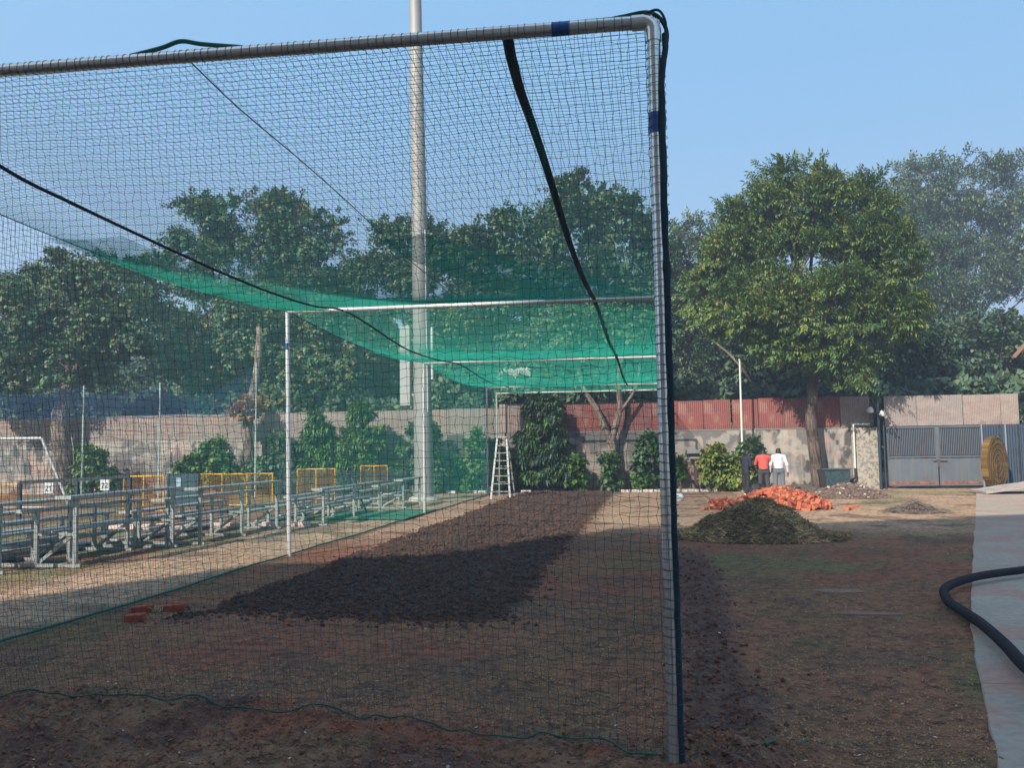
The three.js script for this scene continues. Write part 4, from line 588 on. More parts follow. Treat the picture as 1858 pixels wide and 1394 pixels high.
/* ------------------------------------------------------------------ people */
function sdfMesh(bones, lo, hi, cell, k = 0.035) { // smooth union of tapered capsules, meshed
  const ext = [hi[0] - lo[0], hi[1] - lo[1], hi[2] - lo[2]], res = Math.ceil(Math.max(...ext) / cell) + 4, mc = new MarchingCubes(res, new THREE.MeshBasicMaterial(), false, false, 200000); mc.isolation = 0;
  const h = Math.max(...ext) / 2, c = [(lo[0] + hi[0]) / 2, (lo[1] + hi[1]) / 2, (lo[2] + hi[2]) / 2], half = res / 2;
  const B = bones.map((b) => { const [ax, ay, az, bx, by, bz, r1, r2 = r1, sx = 1, sz = 1] = b, dx = bx - ax, dy = by - ay, dz = bz - az; return { ax, ay, az, dx, dy, dz, l: dx * dx + dy * dy + dz * dz || 1e-9, r1, r2, sx, sz }; });
  for (let z = 0; z < res; z++) for (let y = 0; y < res; y++) for (let x = 0; x < res; x++) {
    const px = c[0] + (x - half) / half * h * 1.06, py = c[1] + (y - half) / half * h * 1.06, pz = c[2] + (z - half) / half * h * 1.06; let d = 1;
    for (const b of B) { const ux = px - b.ax, uy = py - b.ay, uz = pz - b.az, t = Math.max(0, Math.min(1, (ux * b.dx + uy * b.dy + uz * b.dz) / b.l)), ex = (ux - b.dx * t) / b.sx, ey = uy - b.dy * t, ez = (uz - b.dz * t) / b.sz, q = Math.sqrt(ex * ex + ey * ey + ez * ez) - (b.r1 + (b.r2 - b.r1) * t); if (q - d > k) continue; if (d - q > k) { d = q; continue; } const w = Math.max(0, Math.min(1, 0.5 + 0.5 * (d - q) / k)); d = d + (q - d) * w - k * w * (1 - w); }
    mc.field[x + y * res + z * res * res] = -d;
  }
  mc.update(); const n = mc.count, g0 = new THREE.BufferGeometry(); g0.setAttribute('position', new THREE.BufferAttribute(mc.positionArray.slice(0, n * 3), 3)); const g = mergeVertices(g0, 1e-5); const p = g.attributes.position; for (let i = 0; i < p.count; i++) p.setXYZ(i, c[0] + p.getX(i) * h * 1.06, c[1] + p.getY(i) * h * 1.06, c[2] + p.getZ(i) * h * 1.06); g.computeVertexNormals(); return g;
}
function person(label, x, z, turn, s, o) { // faces local -z
  const t = thing('person', label, 'person', [x, groundY(x, z), z], turn); t.scale.setScalar(s);
  const hd = o.head ?? [0, 1.47, -0.06], lean = o.lean ?? 0, L = (y) => -lean * Math.max(0, y - 0.95);
  const sh = (sd) => [sd * 0.19, 1.36, L(1.36)], el = o.elbow ?? ((sd) => [sd * 0.275, 1.09, 0.02 + L(1.1)]), wr = o.wrist ?? ((sd) => [sd * 0.29, 0.84, -0.04 + L(0.9)]);
  const hip = (sd) => [sd * 0.095, 0.9, 0], kn = o.knee ?? ((sd) => [sd * 0.12, 0.49, -0.02]), an = o.ankle ?? ((sd) => [sd * 0.14, 0.09, 0.02]);
  const skin = mat(o.skin ?? [0.14, 0.07, 0.045], 0.6), hand = [];
  const body = [[0, 1.36, L(1.36), hd[0] * 0.6, hd[1], hd[2] * 0.7, 0.06, 0.055], [hd[0], hd[1] + 0.03, hd[2], hd[0], hd[1] + 0.12, hd[2] - 0.01, 0.075, 0.088, 0.92, 1.08], [hd[0], hd[1], hd[2] - 0.05, hd[0], hd[1] + 0.03, hd[2] - 0.055, 0.05, 0.05], [hd[0], hd[1] + 0.055, hd[2] - 0.115, hd[0], hd[1] + 0.03, hd[2] - 0.125, 0.012, 0.018], [hd[0] - 0.08, hd[1] + 0.06, hd[2], hd[0] - 0.083, hd[1] + 0.03, hd[2], 0.018, 0.014], [hd[0] + 0.08, hd[1] + 0.06, hd[2], hd[0] + 0.083, hd[1] + 0.03, hd[2], 0.018, 0.014], [0, 1.34, L(1.34), 0, 1.0, L(1.0), 0.12, 0.10, 1.2, 0.8]];
  for (const sd of [-1, 1]) { const a = sh(sd), e = el(sd), w = wr(sd), dv = V(w[0] - e[0], w[1] - e[1], w[2] - e[2]).normalize(), up = V(sd * 0.2, 0, -1).normalize(), q = (f, k2) => [w[0] + dv.x * f + up.x * k2, w[1] + dv.y * f + up.y * k2, w[2] + dv.z * f + up.z * k2];
    body.push([...a, ...e, 0.045, 0.036], [...e, ...w, 0.036, 0.026], [...q(0.02, -0.01), ...q(0.08, 0), 0.026, 0.03, 0.8, 1.1]);
    [[-0.03, 0.155], [-0.01, 0.175], [0.012, 0.168], [0.032, 0.145]].forEach(([k2, f]) => body.push([...q(0.09, k2), ...q(f, k2 * 1.15), 0.0095, 0.008])); body.push([...q(0.03, 0.03), ...q(0.09, 0.055), 0.012, 0.009]); body.push([...hip(sd), ...kn(sd), 0.07, 0.05], [...kn(sd), ...an(sd), 0.048, 0.035]); }
  obj('body', sdfMesh(body, [-0.5, 0, -0.5], [0.5, 1.75, 0.5], 0.015, 0.025), skin, t);
  const shirt = [[0, 1.33, L(1.33), 0, 1.12, L(1.12), 0.145, 0.135, 1.15, 0.82], [0, 1.12, L(1.12), 0, o.hem ?? 0.92, L(0.95), 0.135, 0.14, 1.15, 0.86], [-0.13, 1.37, L(1.37), 0.13, 1.37, L(1.37), 0.075, 0.075], [0, 1.40, L(1.4), hd[0] * 0.4, 1.425, L(1.42) + hd[2] * 0.3, 0.075, 0.065]];
  for (const sd of [-1, 1]) { const a = sh(sd), e = el(sd), w = wr(sd); shirt.push([...a, ...e, 0.068, 0.052]); if (!o.short) shirt.push([...e, lerp(e[0], w[0], 0.92), lerp(e[1], w[1], 0.92), lerp(e[2], w[2], 0.92), 0.05, 0.04]); }
  obj('shirt', sdfMesh(shirt, [-0.48, 0.7, -0.5], [0.48, 1.55, 0.5], 0.016, 0.04), mat(o.shirt, 0.85, 0, { bumpMap: grainBump, bumpScale: 0.01 }), t);
  const tr = [[-0.05, 0.9, 0.005, 0.05, 0.9, 0.005, 0.125, 0.125, 1.05, 0.95]]; for (const sd of [-1, 1]) tr.push([...hip(sd), ...kn(sd), 0.092, 0.072], [...kn(sd), an(sd)[0], an(sd)[1] - 0.02, an(sd)[2], 0.072, 0.062]);
  obj('trousers', sdfMesh(tr, [-0.4, 0, -0.45], [0.4, 1.1, 0.45], 0.016, 0.03), mat(o.trousers, 0.9, 0, o.wash ? { map: tex(128, 128, (u, v) => 0.5 + 0.6 * fbm(N1, u * 4, v * 4, 4, 4), [1, 1]) } : {}), t);
  obj('belt', [new THREE.TorusGeometry(0.138, 0.016, 6, 28).rotateX(Math.PI / 2).scale(1.12, 1, 0.92).translate(0, 0.955, 0.005)], M.black, t);
  obj('hair', sdfMesh([[hd[0], hd[1] + 0.075, hd[2] + 0.02, hd[0], hd[1] + 0.135, hd[2] - 0.005, 0.083, 0.09, 0.95, 1.08]], [-0.3, 1.3, -0.4], [0.3, 1.8, 0.3], 0.013, 0.01), mat([0.012, 0.01, 0.01], 0.6), t);
  for (const sd of [-1, 1]) { const a = an(sd); obj('shoe', sdfMesh([[a[0], 0.045, a[2] + 0.05, a[0] + sd * 0.02, 0.035, a[2] - 0.15, 0.05, 0.038, 0.95, 1], [a[0], 0.09, a[2] + 0.02, a[0], 0.04, a[2], 0.05, 0.05]], [a[0] - 0.15, -0.05, a[2] - 0.25], [a[0] + 0.15, 0.2, a[2] + 0.15], 0.014, 0.03), mat(o.shoes ?? [0.03, 0.025, 0.02], 0.7), t); }
  for (const sd of [-1, 1]) obj('eye', [new THREE.SphereGeometry(0.011, 8, 6).translate(hd[0] + sd * 0.033, hd[1] + 0.07, hd[2] - 0.092)], mat([0.05, 0.04, 0.035], 0.3), t);
}
person('person in a white long sleeved shirt and grey jeans, standing with back turned', 4.06, -29.4, -0.08, 0.955, { head: [0.01, 1.44, -0.11], shirt: [0.52, 0.54, 0.57], trousers: [0.16, 0.19, 0.24], wash: true, lean: 0.12 });
person('person in a coral red shirt and dark trousers, head bent down', 3.57, -29.3, -0.1, 0.955, { head: [0.0, 1.40, -0.2], shirt: [0.50, 0.075, 0.06], trousers: [0.05, 0.052, 0.06], lean: 0.35, short: true, elbow: (s) => [s * 0.26, 1.13, -0.2], wrist: (s) => [s * 0.14, 0.98, -0.36] });
person('person in a dark navy jacket and white shoes, turned towards the others', 3.06, -29.9, -1.1, 0.93, { head: [0.02, 1.45, -0.1], shirt: [0.012, 0.016, 0.036], trousers: [0.022, 0.02, 0.028], shoes: [0.62, 0.6, 0.58], lean: 0.15, elbow: (s) => [s * 0.25, 1.12, -0.06], wrist: (s) => [s * 0.16, 0.97, -0.28], ankle: (s) => [s * 0.13, 0.09, s * 0.1] });
{ const b = thing('black_bag', 'black bulging bag on the ground between the people in navy and red', 'bag', [3.3, 0, -29.2]); const g = mergeVertices(new THREE.SphereGeometry(0.25, 24, 18).deleteAttribute('uv').deleteAttribute('normal')), q = g.attributes.position; for (let i = 0; i < q.count; i++) { const k = 0.85 + 0.3 * fbm(N1, q.getX(i) * 7 + 4, q.getY(i) * 7 + q.getZ(i) * 6, 3), y = q.getY(i); q.setXYZ(i, q.getX(i) * k, Math.max(0, (y + 0.2) * k * 1.1), q.getZ(i) * k * 0.8); } g.computeVertexNormals(); obj('bag_body', [g], M.black, b); obj('handle', [new THREE.TorusGeometry(0.09, 0.014, 6, 18, Math.PI).translate(0, 0.44, 0)], M.black, b); }

/* ------------------------------------------------------------------ vegetation */
function sprig(n, L, w, spread, droop, seed) { // n leaves round a short twig, each a folded pair of triangles
  const R = rng(seed), p = [], ix = []; for (let i = 0; i < n; i++) {
    const a = i * 2.4 + R(), t = (i + 0.5) / n, base = V(0, 0, t * spread), d = V(Math.cos(a), Math.sin(a) * 0.7 - droop, 0.5).normalize(), s = V(-d.z, 0.2 * (R() - 0.5), d.x).normalize().multiplyScalar(w * L * (0.8 + 0.4 * R())), mid = base.clone().addScaledVector(d, L * 0.45), tip = base.clone().addScaledVector(d, L * (0.85 + 0.3 * R())); tip.y -= droop * L * 0.35; mid.y += 0.06 * L;
    const l = mid.clone().add(s), r = mid.clone().sub(s); l.y -= 0.05 * L; r.y -= 0.05 * L; const o = p.length / 3; for (const q of [base, l, tip, r]) p.push(q.x, q.y, q.z - spread / 2); ix.push(o, o + 1, o + 2, o, o + 2, o + 3);
  }
  const g = new THREE.BufferGeometry(); g.setAttribute('position', new THREE.Float32BufferAttribute(p, 3)); g.setIndex(ix); g.computeVertexNormals(); return g;
}
const SPRIG = { broad: sprig(8, 0.17, 0.32, 0.28, 0.25, 1), neem: sprig(12, 0.18, 0.17, 0.34, 0.5, 2), fine: sprig(9, 0.13, 0.22, 0.3, 0.1, 3), hang: sprig(10, 0.2, 0.17, 0.24, 1.1, 4), small: sprig(10, 0.10, 0.28, 0.16, 0.2, 6) };
function limb(pts, r0, r1, seg = 10) { const c = new THREE.CatmullRomCurve3(pts.map((p) => V(...p))), n = Math.max(6, pts.length * 5), g = new THREE.TubeGeometry(c, n, 1, seg), p = g.attributes.position, u = g.attributes.uv, cc = V(), len = c.getLength(); for (let i = 0; i <= n; i++) { c.getPointAt(i / n, cc); const r = lerp(r0, r1, Math.pow(i / n, 0.8)) * (i === 0 ? 1.12 : 1); for (let k = 0; k <= seg; k++) { const q = i * (seg + 1) + k, w = 1 + 0.14 * (fbm(N1, i * 0.6 + r0 * 50, (k % seg) * 1.1, 2) - 0.5) * 2; p.setXYZ(q, cc.x + (p.getX(q) - cc.x) * r * w, cc.y + (p.getY(q) - cc.y) * r * w, cc.z + (p.getZ(q) - cc.z) * r * w); u.setXY(q, k / seg * Math.max(0.3, r * 6), i / n * len); } } g.computeVertexNormals(); return g; }
const gap = (x, y, z) => { const a = x / -z, e = (y - 1.75) / -z; return a > -0.184 && a < -0.132 && e > 0.068 + 0.012 * fbm(N1, a * 300, 2, 2) && e < 0.098; }; // opening in the foliage where a pale house shows
function leafMesh(name, sp, n, place, parent) { // all leaves of one crown in one mesh
  const list = [], cols = [], d = new THREE.Object3D(); for (let i = 0; i < n; i++) { d.position.set(0, 0, 0); d.rotation.set(0, 0, 0); d.scale.set(1, 1, 1); const c = place(i, d); if (!c) continue; d.updateMatrix(); list.push(d.matrix.clone()); cols.push(c); }
  const sp0 = sp.attributes.position.array, sn0 = sp.attributes.normal.array, si = sp.index.array, m = sp0.length / 3, P = new Float32Array(list.length * m * 3), Nn = new Float32Array(P.length), C = new Float32Array(P.length), I = new Uint32Array(list.length * si.length), v = V(), nm = new THREE.Matrix3();
  list.forEach((M4, i) => { nm.getNormalMatrix(M4); for (let k = 0; k < m; k++) { const o = (i * m + k) * 3; v.fromArray(sp0, k * 3).applyMatrix4(M4).toArray(P, o); v.fromArray(sn0, k * 3).applyMatrix3(nm).normalize().toArray(Nn, o); C[o] = cols[i][0]; C[o + 1] = cols[i][1]; C[o + 2] = cols[i][2]; } for (let k = 0; k < si.length; k++) I[i * si.length + k] = si[k] + i * m; });
  const g = new THREE.BufferGeometry(); g.setAttribute('position', new THREE.BufferAttribute(P, 3)); g.setAttribute('normal', new THREE.BufferAttribute(Nn, 3)); g.setAttribute('color', new THREE.BufferAttribute(C, 3)); g.setIndex(new THREE.BufferAttribute(I, 1));
  return obj(name, g, M.leafV, parent);
}
// blobs: [x, y, z, rx, ry, rz] relative to the base
function tree(name, label, cat, base, o) {
  const t = thing(name, label, cat, base, 0, o.group), R = rng(o.seed);
  const limbs = [...(o.limbs ?? [])].map(([pts, a, b]) => limb(pts, a, b));
  if (o.autoLimbs) for (const b of o.blobs) { const [x, y, z] = o.autoLimbs, q = V(x, y, z), e = V(b[0], b[1], b[2]); limbs.push(limb([[x, y, z], [lerp(x, e.x, 0.4) + (R() - 0.5) * 0.4, lerp(y, e.y, 0.35), lerp(z, e.z, 0.4)], [lerp(x, e.x, 0.85), lerp(y, e.y, 0.8), lerp(z, e.z, 0.9)]], o.limbR ?? 0.16, 0.04, 7)); }
  if (limbs.length) obj('trunk', limbs, o.bark ?? M.bark, t);
  const vol = o.blobs.map((b) => Math.pow(b[3] * b[4] * b[5], 2 / 3)), tot = vol.reduce((a, b) => a + b), clumps = [];
  o.blobs.forEach((b, i) => { const n = Math.max(4, Math.round((o.clumps ?? 90) * vol[i] / tot)); for (let k = 0; k < n; k++) { const d = V(R() - 0.5, R() - 0.5, R() - 0.5).normalize(), s = 0.62 + 0.36 * R(); clumps.push([b[0] + d.x * b[3] * s, b[1] + d.y * b[4] * s, b[2] + d.z * b[5] * s, d, 0.6 + 0.8 * R(), R(), i]); } });
  if (o.autoLimbs) { const L = []; for (const c of clumps) { if (R() < 0.35) continue; const b = o.blobs[c[6]], m = V(lerp(b[0], c[0], 0.5) + (R() - 0.5) * 0.3, lerp(b[1], c[1], 0.45) + (R() - 0.5) * 0.3, lerp(b[2], c[2], 0.5)), e = V(c[0] + c[3].x * 0.25, c[1] + 0.1, c[2] + c[3].z * 0.25); L.push([V(b[0], b[1] - 0.3, b[2]), m, e]); if (R() < 0.5) L.push([m, V(e.x + (R() - 0.5) * 0.9, e.y + (R() - 0.3) * 0.6, e.z + (R() - 0.5) * 0.9)]); } obj('branches', cords(L, 0.018), o.bark ?? M.bark, t); }
  const cr = o.cr ?? 0.6, pal = o.colors, zf = V(0, 0, 1);
  leafMesh('crown', o.sprig ?? SPRIG.broad, o.n, (i, d) => {
    const c = clumps[Math.floor(R() * clumps.length)], v = V(R() - 0.5, R() - 0.5, R() - 0.5).normalize().multiplyScalar(cr * c[4] * (R() < 0.08 ? 1 + 0.5 * R() : Math.pow(R(), 0.6))); v.y *= o.flat ?? 0.75;
    const px = c[0] + v.x, py = c[1] + v.y, pz = c[2] + v.z; if (py < (o.minY ?? 0.05) || (gap(px + base[0], py, pz + base[2]) && R() < 0.93)) return null;
    const out = v.clone().normalize().add(c[3].clone().multiplyScalar(0.6)).add(V((R() - 0.5) * 1.2, (R() - 0.4) * 0.8, (R() - 0.5) * 1.2)).normalize();
    d.quaternion.setFromUnitVectors(zf, out); d.position.set(px, py, pz); d.scale.setScalar((o.leafScale ?? 1) * (0.5 + 0.8 * R()));
    const k = pal[Math.floor(Math.pow(R() * 0.6 + c[5] * 0.4, 1) * pal.length * 0.999)], g = 0.75 + 0.5 * R(); return [k[0] * g, k[1] * g, k[2] * g];
  }, t);
  return t;
}
const GREEN = [[0.038, 0.103, 0.049], [0.049, 0.124, 0.059], [0.065, 0.135, 0.059], [0.086, 0.151, 0.065], [0.119, 0.162, 0.065]];
const DARK = [[0.033, 0.077, 0.044], [0.044, 0.094, 0.05], [0.061, 0.11, 0.055], [0.077, 0.121, 0.055]];
const NEEM = [[0.04, 0.092, 0.019], [0.053, 0.115, 0.022], [0.076, 0.137, 0.024], [0.111, 0.165, 0.026], [0.146, 0.168, 0.031]];
const OLIVE = [[0.068, 0.124, 0.05], [0.09, 0.14, 0.056], [0.113, 0.147, 0.056], [0.169, 0.152, 0.056], [0.27, 0.169, 0.056]];
const GREY = [[0.055, 0.10, 0.05], [0.07, 0.115, 0.055], [0.09, 0.13, 0.06]];
const SHRUB = [[0.035, 0.109, 0.02], [0.055, 0.149, 0.025], [0.079, 0.168, 0.03], [0.119, 0.178, 0.035]];
const rel = (base, pts) => pts.map(([x, y, z, ...r]) => [x - base[0], y, z - base[2], ...r]);
{ // the big neem in front of the wall
  const b = [5.98, 0, -33.7];
  tree('neem_tree', 'big bright green neem tree with a straight dark trunk beside the gate', 'tree', b, {
    seed: 101, n: 15500, clumps: 250, cr: 0.66, sprig: SPRIG.neem, colors: NEEM, leafScale: 0.92, limbR: 0.14, bark: M.barkDark, autoLimbs: [0, 4.3, 0],
    limbs: [[[[0.05, -0.1, 0], [0.0, 1.2, 0], [-0.12, 2.6, 0.02], [-0.02, 3.8, 0.05], [0.05, 4.6, 0]], 0.235, 0.185]],
    blobs: rel(b, [[5.6, 10.6, -33.9, 2.0, 1.5, 1.8], [4.3, 10.2, -33.6, 1.4, 1.3, 1.5], [7.6, 10.2, -34.2, 1.6, 1.2, 1.5], [3.2, 8.6, -33.6, 1.5, 1.5, 1.5], [5.6, 8.3, -33.2, 2.2, 1.7, 1.8], [8.2, 8.6, -33.4, 1.7, 1.6, 1.6], [9.0, 7.4, -33.8, 1.1, 1.5, 1.3], [3.0, 6.9, -33.0, 1.2, 1.1, 1.3], [4.5, 6.3, -32.4, 1.4, 1.2, 1.3], [6.4, 6.6, -32.2, 1.5, 1.3, 1.3], [8.1, 6.1, -32.8, 1.4, 1.3, 1.3], [4.9, 5.2, -32.8, 1.0, 0.8, 1.0], [7.2, 4.9, -33.0, 0.9, 1.0, 1.0], [2.2, 7.8, -33.4, 0.9, 1.3, 1.0], [6.1, 5.3, -32.6, 1.0, 0.8, 1.0], [9.3, 8.6, -33.8, 0.9, 1.1, 1.0], [8.3, 11.2, -34.4, 0.6, 0.5, 0.7], [5.2, 11.8, -33.9, 0.7, 0.6, 0.7], [6.4, 11.5, -34.0, 0.8, 0.6, 0.8]]),
  });
}
tree('broad_tree', 'grey green leafy tree behind the wall between the near post and the neem', 'tree', [2.2, 0, -41], { seed: 102, n: 8049, clumps: 150, cr: 0.95, sprig: SPRIG.fine, colors: GREY.concat(DARK), leafScale: 1.29, autoLimbs: [0, 3, 0], limbs: [[[[0, 0, 0], [0.1, 3.4, 0]], 0.3, 0.22], [[[3.0, 3.2, 1.5], [1.6, 5.4, 1.5], [-0.4, 7.6, 0.8], [-0.9, 9.2, 0.2]], 0.075, 0.02]], blobs: [[0.6, 10.4, 0, 2.0, 1.7, 1.5], [-0.9, 9.0, 0, 1.5, 2.2, 1.4], [-1.4, 11.2, 0, 1.0, 0.9, 1], [1.4, 7.6, -0.5, 2.4, 1.8, 1.6], [-0.6, 5.8, 0, 1.4, 1.6, 1.4], [1.4, 4.6, -0.8, 2.4, 1.3, 1.4]] });
tree('broad_tree', 'dark low tree behind the wall under the neem crown', 'tree', [6.8, 0, -41.5], { seed: 103, n: 5366, clumps: 110, cr: 0.8, sprig: SPRIG.broad, colors: DARK, leafScale: 1.38, autoLimbs: [0, 2.5, 0], limbs: [[[[0, 0, 0], [0.1, 3, 0]], 0.3, 0.22], [[[-1.9, 1, 1], [-1.8, 3.6, 1], [-1.6, 6, 0.6]], 0.22, 0.14]], blobs: [[-2.4, 4.8, 0, 2.0, 1.6, 1.5], [0.4, 5.4, -0.5, 2.4, 1.8, 1.6], [2.8, 4.6, 0, 2.0, 1.5, 1.5], [0, 7.6, -1, 3, 2, 1.6]] });
tree('broad_tree', 'dark leafy tree rising behind the pink sheets over the gate', 'tree', [12.6, 0, -41], { seed: 104, n: 5813, clumps: 120, cr: 0.85, sprig: SPRIG.broad, colors: DARK.concat([[0.06, 0.085, 0.03]]), leafScale: 1.29, autoLimbs: [0, 2.5, 0], limbs: [[[[0, 0, 0], [0.1, 3, 0]], 0.3, 0.2]], blobs: [[-2.6, 5.2, 0, 1.8, 1.5, 1.5], [0.2, 5.6, 0, 2.2, 1.5, 1.5], [2.8, 5.4, 0, 2.0, 1.6, 1.5], [-1.5, 7.2, -1, 1.8, 1.2, 1.4], [5, 5, -1, 2, 1.8, 1.5]] });
tree('tall_tree', 'tall hazy thin leaved tree at the top right corner', 'tree', [20.5, 0, -62], { seed: 105, n: 9000, clumps: 210, cr: 1.15, flat: 0.7, sprig: SPRIG.fine, colors: GREY, leafScale: 1.9, autoLimbs: [0, 8, 0], limbR: 0.2, limbs: [[[[0, 0, 0], [0.3, 5, 0], [0, 9, 0]], 0.5, 0.3]], blobs: [[-1.4, 19.2, 0, 2.4, 2.0, 2], [2.6, 18.6, 0, 2.8, 2.4, 2], [-3.6, 16.6, 0, 2.4, 2.2, 2], [1.0, 15.6, 0, 3.6, 2.0, 2], [4.6, 15.6, 0, 2.6, 2.6, 2], [-3.4, 13.4, 0, 2.8, 1.6, 2], [1.6, 12.6, 0, 3.2, 1.4, 2], [5.2, 12.2, 0, 2.6, 1.8, 2], [-2.6, 10.8, 0, 2.6, 1.2, 2]] });
tree('tall_tree', 'tall hazy tree with bare lower limbs behind the neem on its right', 'tree', [16.2, 0, -54], { seed: 106, n: 5200, clumps: 120, cr: 1.0, flat: 0.7, sprig: SPRIG.fine, colors: GREY.concat(DARK), leafScale: 1.7, autoLimbs: [0.6, 6, 0], limbR: 0.18, limbs: [[[[0.6, 0, 0], [0.6, 6.2, 0]], 0.34, 0.26], [[[0.6, 6, 0], [1.6, 8.5, 0], [2.2, 11, 0]], 0.16, 0.06]], blobs: [[-2.0, 14.4, 0, 1.8, 1.6, 1.6], [0.6, 12.4, 0, 2.2, 1.5, 1.6], [-1.8, 10.6, 0, 1.8, 1.6, 1.5], [1.4, 9.6, 0, 2.0, 1.0, 1.5], [-0.8, 8.0, 0, 1.6, 1.0, 1.5]] });
// left row behind the wall
tree('broad_tree', 'wide dark tree at the far left with orange tinted lower leaves', 'tree', [-24.8, 0, -33.6], { seed: 107, n: 9167, clumps: 170, cr: 0.8, sprig: SPRIG.broad, colors: GREEN.concat(OLIVE.slice(0, 3)), leafScale: 1.12, limbR: 0.2, autoLimbs: [0, 5, -0.5], limbs: [[[[-0.1, -0.1, 0], [0.05, 1.5, 0], [-0.1, 3.2, 0], [0.0, 5.2, -0.5]], 0.46, 0.32]], blobs: [[-1.6, 9.3, -1.5, 2.6, 1.6, 2], [1.2, 9.2, -1.5, 2.0, 1.3, 2], [-3.0, 7.4, -0.5, 2.4, 1.6, 2], [0.2, 7.2, -0.8, 2.4, 1.6, 2], [2.8, 7.4, -1.5, 1.8, 1.5, 2], [-2.6, 5.3, 0.3, 2.0, 1.3, 1.8], [0.4, 5.6, 0.2, 1.6, 1.0, 1.6], [-5, 8, -1.5, 2.4, 2.4, 2]] });
tree('broad_tree', 'high crowned tree in the left middle, tallest of the left row', 'tree', [-20.0, 0, -41], { seed: 108, n: 8496, clumps: 170, cr: 0.82, sprig: SPRIG.broad, colors: GREEN, leafScale: 1.16, limbR: 0.2, autoLimbs: [0, 6, 0], limbs: [[[[0, 0, 0], [0.1, 3, 0], [0, 6.4, 0]], 0.4, 0.28]], blobs: [[-2.7, 13.4, 0, 1.7, 1.7, 1.8], [0.8, 13.4, 0, 2.6, 1.7, 2], [3.0, 12.2, 0, 2.0, 2.0, 2], [-4.0, 11.4, 0, 1.7, 1.4, 1.8], [-0.5, 10.6, 0, 2.6, 1.6, 2], [3.4, 9.6, 0, 2.2, 1.6, 2], [-3.0, 8.8, 0, 2.2, 1.4, 2], [0.6, 7.8, 0.5, 2.4, 1.4, 2], [-1.6, 5.6, 0.5, 2.6, 1.4, 2]] });
tree('broad_tree', 'olive tree with orange leaves behind the second cage post', 'tree', [-15.6, 0, -38], { seed: 109, n: 7155, clumps: 140, cr: 0.75, sprig: SPRIG.broad, colors: OLIVE.slice(0, 4).concat(GREEN), leafScale: 1.12, autoLimbs: [0, 3, 0], limbs: [[[[0, 0, 0], [0.1, 3.4, 0]], 0.3, 0.2]], blobs: [[-2.6, 8.4, 0, 1.8, 1.3, 1.5], [0.2, 8.8, 0, 1.8, 1.4, 1.5], [-1.6, 6.8, 0.4, 2.2, 1.3, 1.6], [1.6, 6.6, 0, 1.8, 1.8, 1.6], [-3.4, 5.6, 0.4, 1.8, 1.2, 1.5], [0.2, 4.8, 0.2, 2.2, 1.4, 1.5]] });
tree('broad_tree', 'medium tree directly behind the floodlight mast', 'tree', [-10.2, 0, -40], { seed: 110, n: 7826, clumps: 150, cr: 0.8, sprig: SPRIG.broad, colors: GREEN.concat(OLIVE.slice(0, 3)), leafScale: 1.16, autoLimbs: [0, 4, 0], limbs: [[[[0, 0, 0], [0.1, 4.4, 0]], 0.3, 0.22]], blobs: [[-1.0, 11.4, 0, 1.7, 1.4, 1.6], [1.6, 11.0, 0, 1.6, 1.2, 1.6], [-2.8, 9.6, 0, 1.6, 1.4, 1.6], [0.4, 9.2, 0.3, 2.2, 1.5, 1.6], [2.6, 8.6, 0, 1.6, 1.6, 1.6], [-1.6, 7.0, 0.3, 2.4, 1.4, 1.6], [1.6, 6.4, 0.3, 2.0, 1.4, 1.6], [-0.6, 4.6, 0.4, 2.6, 1.2, 1.5]] });
tree('broad_tree', 'tall rounded tree behind the cage, right of the floodlight mast', 'tree', [-3.2, 0, -40], { seed: 111, n: 9614, clumps: 180, cr: 0.8, sprig: SPRIG.broad, colors: GREEN, leafScale: 1.16, limbR: 0.2, autoLimbs: [0, 5, 0], limbs: [[[[0, 0, 0], [0.1, 5.4, 0]], 0.4, 0.3]], blobs: [[0.2, 13.2, 0, 1.8, 1.3, 1.6], [-2.6, 11.8, 0, 1.6, 1.2, 1.5], [2.0, 11.6, 0, 1.7, 1.7, 1.6], [-0.4, 11.2, 0.3, 2.2, 1.6, 1.8], [3.2, 9.6, 0, 1.7, 1.8, 1.6], [-3.2, 9.8, 0, 1.8, 1.4, 1.6], [0.8, 9.0, 0.4, 2.4, 1.6, 1.8], [-2.0, 7.6, 0.4, 2.4, 1.5, 1.8], [2.4, 7.0, 0.3, 2.2, 1.5, 1.7], [-4.0, 6.0, 0, 1.8, 1.4, 1.5], [0.2, 5.4, 0.4, 2.6, 1.2, 1.7]] });
{ // forked pale trunk before the wall, inside the cage view
  const b = [-1.55, 0, -33.9]; tree('forked_tree', 'pale forked tree trunk in front of the red sheets behind the cage', 'tree', b, { seed: 112, n: 1500, clumps: 40, cr: 0.7, colors: GREEN, leafScale: 1.2, limbs: [[[[0, -0.1, 0], [0.05, 1.2, 0], [0.0, 2.0, 0]], 0.2, 0.17], [[[0, 1.9, 0], [-0.5, 3.1, 0], [-1.1, 4.2, -0.2], [-1.3, 5.6, -0.4]], 0.13, 0.08], [[[0, 1.9, 0], [0.35, 3.2, 0], [0.35, 4.4, 0], [0.7, 6, -0.2]], 0.14, 0.08], [[[0.35, 3.0, 0], [1.0, 4.0, 0], [1.2, 5, 0]], 0.07, 0.04]], blobs: [[-1.2, 6.2, -0.4, 1.3, 0.9, 1.0], [0.9, 6.6, -0.2, 1.3, 0.9, 1.0]] });
}
